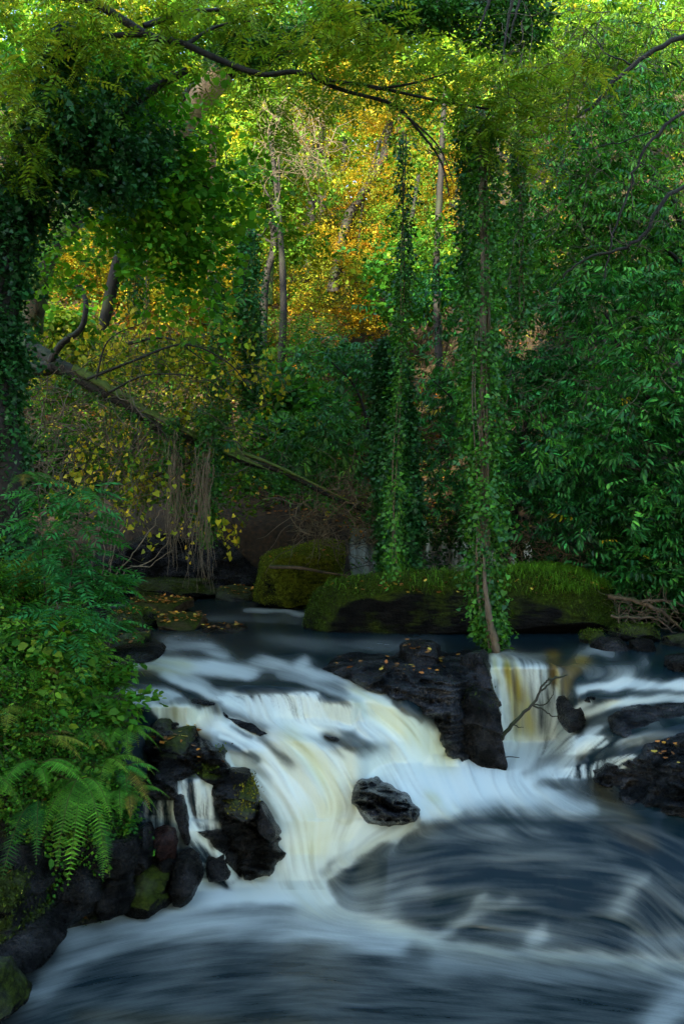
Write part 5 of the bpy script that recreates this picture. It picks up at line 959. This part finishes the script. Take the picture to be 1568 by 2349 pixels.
laurel('pale laurel sprays reaching left of the dark ivy stump', 12.9, [([(900, 1250, .5), (860, 1050, .2), (820, 900, 0), (760, 830, -.2)], .04, .008)], [(780, 850, 13.1, 90, 50, .4, 200), (740, 990, 13.1, 90, 50, .3, 180), (800, 1050, 13.3, 50, 90, .3, 170), (690, 1090, 13.5, 80, 50, .3, 150)], [((.02, .12, .04), 3), ((.04, .17, .045), 3), ((.1, .26, .06), 2)])
laurel('laurel coloured for deep shade behind all the others on the right bank', 13.8, [([(1500, 1350, .5), (1450, 1000, .2), (1350, 700, 0)], .08, .02)], [(1350, 900, 13.8, 260, 250, .8, 900), (1150, 1000, 13.9, 180, 200, .8, 600), (1500, 600, 13.8, 160, 250, .8, 600), (1300, 1220, 13.5, 260, 90, .7, 560), (1550, 1000, 13.8, 120, 300, .8, 500)], LD)
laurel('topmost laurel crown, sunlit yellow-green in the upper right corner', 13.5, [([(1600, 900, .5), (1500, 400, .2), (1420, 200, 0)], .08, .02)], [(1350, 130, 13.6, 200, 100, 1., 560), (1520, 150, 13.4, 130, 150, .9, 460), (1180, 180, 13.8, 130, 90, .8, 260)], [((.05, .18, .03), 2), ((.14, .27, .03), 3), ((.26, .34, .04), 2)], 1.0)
sticks('overhanging_branch', 'bare dark branch entering from the upper right edge and drooping left', 'branch', [[(1640, 40, 0, .03), (1540, 95), (1450, 150), (1380, 220), (1320, 270), (1240, 280)], [(1640, 220, 0, .02), (1560, 260), (1480, 340), (1440, 440), (1400, 560), (1385, 640)], [(1500, 300, 0, .008), (1400, 330), (1330, 340)], [(1640, 400, .1, .025), (1530, 450), (1480, 530), (1420, 570), (1330, 600), (1290, 640)], [(1450, 150, 0, .01), (1390, 120), (1340, 60)]], 9.8, .015, M_bark, .01)
sticks('hanging_branch', 'two thin dark stems hanging straight from the top edge right of centre', 'branch', [[(1128, -30, 0, .02), (1115, 20), (1095, 70)], [(1180, -30, 0, .02), (1168, 30), (1160, 90), (1150, 140)], [(1200, -30, 0, .016), (1180, 40), (1165, 100)]], 9.8, .015, M_bark, .005)

# shrubs on the far bank below the hillside
UG = [(G4, 1), (G2, 3), (G1, 4), (G3, 1)]
for lab, u, v, Y, ru, rv, n, pal, kd in [
    ('green shrub above the tall mossy boulder', 700, 1000, 15.5, 120, 110, 620, UG, 'hazel'), ('low dark shrub left of the ivy stump', 640, 900, 16.2, 100, 110, 520, UG, 'hazel'),
    ('shrub with small dark leaves in the centre of the far bank', 690, 790, 17.5, 130, 80, 620, [(G2, 2), (G1, 2), ((.06, .12, .02), 1)], 'small'), ('bushy growth at the far left end of the undercut bank', 110, 1050, 14.5, 120, 110, 560, [(G4, 3), (G2, 1)], 'hazel'),
    ('sunlit shrub behind the left end of the fallen trunk', 130, 800, 15.5, 90, 90, 420, [(G1, 2), (YG, 3), ((.25, .3, .04), 2)], 'hazel'), ('dark green thicket behind the root beards', 300, 960, 14.8, 150, 90, 520, [(G4, 2), (G2, 2), (G1, 1)], 'small'),
    ('ivy-leaved thicket on the bank right of the root beards', 560, 1040, 15.4, 90, 80, 360, UG, 'ivy'), ('green undergrowth behind the thick ivy rope at water level', 1080, 1230, 13.2, 150, 60, 420, [(G4, 2), (G2, 2)], 'ivy'),
    ('dark undergrowth at the right edge above the driftwood', 1520, 1330, 12.2, 110, 60, 380, [(G4, 2), (G2, 2)], 'hazel'), ('leafy scrub on the slope between the thick ivy rope and the laurels', 1200, 600, 16.5, 130, 90, 420, UG, 'hazel'), ('scrub on the slope in front of the orange trees, centre right', 960, 620, 18.5, 140, 110, 560, [(G2, 2), (G1, 2), (YG, 1)], 'hazel')]:
    tree('shrub', lab, 'shrub', [([(u, v+rv*1.2, .2), (u+10, v+rv*.4, 0), (u-15, v-rv*.3, 0)], .03, .01), ([(u, v+rv*1.1, .1), (u-ru*.4, v, 0)], .02, .006), ([(u, v+rv*1.1, .1), (u+ru*.4, v, 0)], .02, .006)], Y, [(kd, pal, 1.15, [(u, v, Y, ru, rv, .8, n, .22)])])

# trees on the hillside
AU1 = [((.06, .13, .02), 2), ((.15, .18, .025), 3), ((.30, .22, .025), 3), ((.34, .15, .02), 1.3), ((.22, .08, .015), .7)]
AU2 = [((.06, .18, .02), 3), ((.13, .25, .03), 3), ((.28, .33, .035), 2), ((.4, .34, .04), .8)]
GR = [((.04, .12, .02), 3), ((.09, .18, .02), 3), ((.18, .24, .03), 1)]
HT = [  # label, base u, Y, trunk pixel path, r, palette, kind, blobs (du..)
    ('sharply leaning dark trunk right of centre with orange beech leaves', 24, [(765, 672), (775, 590), (800, 500), (835, 440), (870, 380), (885, 340), (905, 200)], .15, AU1, 'beech', [(900, 250, 110, 70, 420), (850, 420, 90, 50, 300), (820, 580, 110, 60, 380)], M_bark),
    ('slim mossy trunk left of the sharply leaning one', 25, [(700, 650), (712, 560), (718, 430), (735, 330), (745, 200)], .13, AU1, 'beech', [(720, 280, 90, 60, 240), (700, 600, 100, 60, 380), (660, 690, 100, 35, 260)], M_bark),
    ('straight thin trunk between the two beech trunks', 27, [(740, 640), (765, 500), (785, 400), (792, 300), (800, 150)], .10, AU1, 'beech', [(790, 200, 100, 60, 300), (760, 500, 70, 60, 240)], M_bark),
    ('stout brown trunk in the centre among yellow leaves', 28, [(735, 600), (740, 450), (750, 330), (760, 180)], .17, AU2, 'maple', [(760, 330, 70, 60, 140), (640, 200, 90, 70, 200)], M_bark),
    ('sunlit yellow maple left of centre, the brightest crown', 19.5, [(615, 700), (620, 600), (650, 480), (640, 380), (620, 300)], .09, AU2, 'maple', [(650, 400, 80, 45, 300), (600, 340, 70, 50, 220), (580, 480, 70, 60, 220), (640, 520, 60, 40, 150)], M_mossbark),
    ('low orange beech boughs spreading left under the mossy trunk', 20, [(270, 780), (265, 640), (268, 520), (280, 430)], .09, AU1, 'beech', [(270, 560, 130, 60, 520), (200, 640, 110, 50, 400), (380, 640, 110, 70, 420), (300, 700, 140, 40, 360)], M_bark),
    ('orange undergrowth beech in the middle of the slope', 21, [(470, 760), (480, 660), (470, 560)], .06, AU1, 'beech', [(500, 600, 80, 70, 320), (520, 680, 90, 50, 320), (560, 760, 110, 50, 260)], M_bark),
    ('golden beech right of the leaning trunk behind the thin ivy strand', 22, [(1000, 760), (1010, 600), (1000, 450), (980, 300)], .1, AU1, 'beech', [(1000, 420, 100, 80, 420), (980, 560, 80, 70, 320), (1050, 320, 90, 60, 300)], M_bark),
    ('dim orange beech low down behind the dark ivy stump', 21, [(860, 740), (870, 700), (900, 640), (930, 600)], .09, AU1, 'beech', [(860, 720, 90, 30, 260), (890, 640, 80, 40, 240)], M_bark),
    ('tall green-gold tree rising at the top centre', 30, [(930, 600), (920, 300), (930, 50)], .2, GR, 'maple', [(930, 100, 150, 90, 420), (850, 160, 100, 60, 240), (1050, 60, 120, 80, 300)], M_bark),
    ('yellow-green tree at the top left behind the ivy-clad tree', 22, [(330, 700), (320, 400), (350, 100)], .15, AU2, 'maple', [(330, 130, 140, 80, 360), (430, 50, 120, 60, 260), (180, 80, 120, 80, 260), (260, 220, 90, 50, 160)], M_bark),
    ('gold-tinted tree at the top right behind the laurels', 24, [(1350, 700), (1330, 300), (1350, 60)], .16, AU2, 'maple', [(1350, 90, 160, 90, 420), (1500, 60, 120, 90, 320), (1180, 80, 120, 80, 360)], M_bark),
    ('bright yellow-leaved tree far up the slope right of the top centre', 27, [(1130, 600), (1140, 300), (1130, 60)], .15, AU2, 'maple', [(1130, 60, 90, 60, 320), (1080, 130, 80, 50, 240)], M_bark),
    ('slender green tree in the left middle behind the pale vines', 23, [(540, 720), (530, 500), (520, 260)], .1, GR, 'beech', [(520, 300, 110, 80, 420), (450, 430, 80, 70, 300), (560, 200, 110, 60, 300)], M_bark),
    ('green tree at the far left edge behind the mossy trunk', 20, [(60, 800), (50, 600), (30, 400)], .14, GR, 'beech', [(60, 560, 100, 80, 360), (150, 600, 70, 60, 240), (40, 700, 90, 60, 260)], M_bark),
    ('dark evergreen high on the slope behind the top right foliage', 33, [(1500, 600), (1510, 300), (1500, 0)], .2, UG, 'maple', [(1500, 300, 140, 120, 380), (1400, 420, 120, 90, 300), (1250, 380, 120, 90, 300)], M_bark),
    ('olive-green tree high on the slope at the upper left', 34, [(200, 500), (210, 250), (200, 0)], .2, GR, 'maple', [(200, 260, 150, 120, 380), (80, 330, 120, 90, 260), (420, 240, 120, 90, 280)], M_bark),
    ('russet tree high on the slope above the centre', 38, [(700, 450), (700, 200), (690, 0)], .22, AU1, 'maple', [(700, 120, 150, 90, 380), (820, 280, 110, 60, 220), (560, 300, 110, 70, 240)], M_bark),
    ('light green tree in the centre filling the gap left of the leaning trunk', 17.5, [(640, 900), (650, 700), (640, 500), (620, 300)], .07, GR, 'hazel', [(640, 240, 120, 60, 70), (560, 360, 80, 70, 60), (600, 540, 100, 50, 50)], M_bark),
    ('light green tree between the thin ivy strand and the thick ivy rope', 17, [(1010, 900), (1000, 650), (1010, 400), (1020, 200)], .07, GR, 'hazel', [(1010, 330, 100, 80, 80), (1000, 520, 80, 70, 70)], M_bark),
    ('thin dark trunk left of centre with mid-green leaves', 18.5, [(600, 800), (610, 640), (628, 560), (622, 400), (640, 250)], .08, GR, 'beech', [(600, 420, 90, 80, 120), (520, 520, 80, 60, 110)], M_bark),
    ('thin dark trunk in the shade right of the leaning beech', 20, [(900, 760), (880, 640), (930, 560), (960, 400)], .07, GR, 'beech', [(930, 480, 70, 70, 110)], M_bark),
    ('mixed gold and green tree in the upper right middle distance', 36, [(1200, 500), (1200, 250), (1190, 20)], .2, AU2, 'maple', [(1220, 250, 120, 90, 260), (1080, 330, 110, 80, 240)], M_bark)]
for lab, Y, path, r, pal, kd, bl, bm in HT:
    s_ = .78 if Y < 26 else 1.05
    br = []
    for b in bl:
        k = path[min(len(path)-1, len(path)//2)]; br.append(([(k[0], k[1]), ((k[0]+b[0])/2, (k[1]+b[1])/2-10), (b[0], b[1])], r*.35, r*.1))
    tree('beech_tree' if kd == 'beech' else 'woodland_tree', lab, 'tree', [([(p[0], p[1]) for p in path], r, r*.6)]+br, Y, [(kd, pal, s_, [(b[0], b[1], Y, b[2], b[3], 1.6, int(b[4]*1.5), .42*Y/22) for b in bl])], bm)

laurel('laurel just outside the right edge of the picture, beside the pool', 10.2, [([(1900, 1500, .2), (1880, 1200, 0), (1860, 900, 0)], .08, .02)], [(1850, 1000, 10.2, 150, 200, .8, 500), (1900, 1300, 10.0, 150, 100, .7, 360), (1800, 700, 10.6, 160, 200, .8, 500)])
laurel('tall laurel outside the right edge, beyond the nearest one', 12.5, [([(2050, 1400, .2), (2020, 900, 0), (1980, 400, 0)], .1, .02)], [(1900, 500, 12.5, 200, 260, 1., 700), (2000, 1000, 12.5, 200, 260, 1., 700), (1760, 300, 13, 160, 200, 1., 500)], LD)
tree('woodland_tree', 'green tree outside the right edge on the slope', 'tree', [([(1900, 900), (1880, 400), (1870, 0)], .18, .1)], 19, [('beech', GR, 1., [(1850, 200, 19, 260, 260, 2., 900, .5), (1800, 600, 19, 200, 200, 2., 700, .5)])], M_bark)
tree('woodland_tree', 'green tree outside the left edge on the slope', 'tree', [([(-350, 900), (-330, 400), (-320, 0)], .18, .1)], 18, [('beech', GR, 1., [(-300, 200, 18, 260, 260, 2., 900, .5), (-250, 650, 18, 220, 220, 2., 700, .5)])], M_bark)

# far-off wood: one mass beyond the trees one can tell apart
g = np.random.default_rng(77); mb = MB(); n = 15000
X = g.uniform(-16, 16, n); Y = g.uniform(30, 60, n); X *= Y/35; Pq = np.stack([X, Y, hill_z(X, Y)+g.uniform(.3, 8, n)], -1)
leaves(mb, 'maple', Pq, [((.03, .12, .02), 4), ((.08, .2, .02), 4), ((.2, .24, .03), 2), ((.3, .18, .02), 1)], 1.7)
tag(mb.build('distant_wood', M_leaf), 'blurred mass of green and gold foliage far up the hillside', 'woodland', kind='stuff')
mb = MB(); n = 12000; X = g.uniform(-11, 11, n); Y = g.uniform(17.2, 30, n); X *= Y/20; Pq = np.stack([X, Y, hill_z(X, Y)+g.exponential(.5, n)], -1)
leaves(mb, 'beech', Pq, [(G2, 3), ((.06, .16, .02), 4), ((.2, .2, .02), 2), (OR, 1.3)], .85)
tag(mb.build('undergrowth', M_leaf), 'mixed green and orange undergrowth covering the slope', 'undergrowth', kind='stuff')

# fallen leaves
def litter(P, n_, cols, s=.05, g=rng):
    m = MB(); k = len(P); Rm = rots(g.uniform(0, 6.28, k), g.normal(0, .3, k), g.normal(0, .3, k)); B = blade(.42, .06, -.05, True); V = np.einsum('nij,kj->nki', Rm, B[0])*(s*g.uniform(.5, 1.2, k))[:, None, None]+P[:, None]
    c = np.array(cols)[g.integers(0, len(cols), k)]*np.exp(g.normal(0, .3, (k, 1))); m.add(V.reshape(-1, 3), (B[1][None]+(np.arange(k)*6)[:, None, None]).reshape(-1, 4), None, np.clip(np.repeat(c, 6, 0), 0, 1)); return m
LC = [OR, BR, (.42, .15, .03), (.45, .3, .06), (.3, .1, .03)]
n = 14000; X = g.uniform(-9, 4, n); Y = g.uniform(16.9, 26, n); P_ = np.stack([X, Y, hill_z(X, Y)+.03], -1); 
tag(litter(P_, n, LC, .09).build('hillside_litter', M_litter), 'russet fallen leaves covering the slope behind the pool', 'leaf litter', kind='stuff')
def on_rock(key, n, nz=.55, s=.05, front=True):
    V = ROCKV[key][1]; hi = V[:, 2] > np.quantile(V[:, 2], .72); idx = rng.choice(np.flatnonzero(hi), n); return V[idx]+[0, 0, .006]
PL = [on_rock('boulder', 420), on_rock('slab3', 160), on_rock('slab4', 120), on_rock('slab6', 70), on_rock('backslab2', 60), on_rock('step2', 45), on_rock('shelf', 44), on_rock('outc3', 12), on_rock('slabs', 40), on_rock('stepbase', 16), on_rock('bank1', 14), on_rock('mossleft', 60), on_rock('step3', 6), on_rock('slab5', 30), on_rock('slab7', 20)]
tag(litter(np.vstack(PL), 0, LC, .055).build('fallen_leaves', M_litter), 'orange and brown fallen leaves scattered over the rocks', 'fallen leaves', kind='stuff')
Pb = bankpts(260, 6.2, 9, .05, 1.6, g); Pb[:, 2] += .06; tag(litter(Pb, 0, LC, .06).build('bank_leaves', M_litter), 'dead leaves caught in the plants and moss of the left bank', 'fallen leaves', kind='stuff')
# grass on the long boulder
V = ROCKV['boulder'][1]; sel = np.flatnonzero((V[:, 2] > np.quantile(V[:, 2], .7)) & (V[:, 1] < 11.9)); 
def grass(P, L, col, g=rng):
    m = MB(); k = len(P); a = g.uniform(0, 6.28, k); h = np.stack([np.cos(a), np.sin(a), 0*a], -1); s = np.stack([-np.sin(a), np.cos(a), 0*a], -1)*.0028; l = (L*g.uniform(.5, 1.2, k))[:, None]; U = np.array([0, 0, 1.])
    p1 = P+h*l*.25+U*l*.45; p2 = P+h*l*.65+U*l*.35; p3 = P+h*l*.9-U*l*.1; V = np.stack([P-s, P+s, p1+s, p1-s, p2-s*.7, p2+s*.7, p3], 1); b = (np.arange(k)*7)[:, None]
    m.add(V.reshape(-1, 3), np.vstack([b+[0, 1, 2, 3], b+[3, 2, 5, 4]]), b+[4, 5, 6], np.repeat(np.array(col)*np.exp(g.normal(0, .3, (k, 1))), 7, 0)); return m
wv = 1/(1+np.exp(-(V[sel, 0]-2.2)*3))*np.clip(vnoise(V[sel]*3.3, 4)+.35, .02, 1)+.01; idx = rng.choice(sel, 2600, p=wv/wv.sum()); 
tag(grass(V[idx], .2, (.09, .2, .02)).build('grass', M_leaf), 'grass hanging over the top of the long boulder', 'grass', kind='stuff')
e = thing('grass_tuft', 'upright bright green grass tuft on top of the long boulder', 'grass tuft'); b0 = at(1240, 1318, 11.5); Pg = b0+rng.normal(0, .05, (160, 3))*[1, 1, .1]; gm = grass(Pg, .3, (.04, .2, .03)); 
gm.V[0] = gm.V[0]+0; gm.build('blades', M_leaf, e)

# two little spouts
def spout(label, u0, v0, u1, v1, Y, wd):
    a = np.linspace(0, 1, 14); P = at(u0+(u1-u0)*a**.7, v0+(v1-v0)*a, Y); m = MB(); m.tube(P, [wd, wd*1.4], 8); V = np.vstack(m.V); o = mesh('water', V, m.Q, M_water, attrs={'foam': np.full(len(V), .75), 'peat': np.zeros(len(V))}); tag(o, kind='structure')
#spout('', 414, 2000, 427, 2062, 6.36, .012); spout('', 572, 1862, 578, 1902, 6.72, .007)

# tall unseen trees added behind the viewpoint to throw shade over the stream
for lab, x, y, h, rr in [('tall unseen tree added for shade on the left bank behind the viewpoint, nearest the water', -7, -9, 21, 5), ('tall unseen tree added for shade behind the viewpoint in line with the stream', -1.5, -12, 22, 5), ('tall unseen tree added for shade furthest left behind the viewpoint', -13, -8, 21, 5.0), ('tall unseen tree added for shade on the right bank behind the viewpoint', 4.5, -12, 22, 5)]:
    e = thing('shade_tree', lab, 'tree'); e.location = (x, y, 0); m = MB(); m.tube(cr([(0, 0, -.3), (.2, .1, h*.4), (-.1, .2, h*.75), (0, 0, h)], 8), [.4, .1], 10, None, .15); m.build('trunk', M_bark, e)
    g = np.random.default_rng(int(h*10+x)); nn = 3600; d = g.normal(size=(60, 3)); d /= np.linalg.norm(d, axis=1)[:, None]; C = d*(g.random(60)**.35)[:, None]*[rr, rr, h*.42]+[0, 0, h*.6]
    P_ = C[g.integers(0, 60, nn)]+g.normal(size=(nn, 3))*[.9, .9, .6]; c = MB(); leaves(c, 'maple', P_, GR, 3.4); c.build('crown', M_leaf, e)
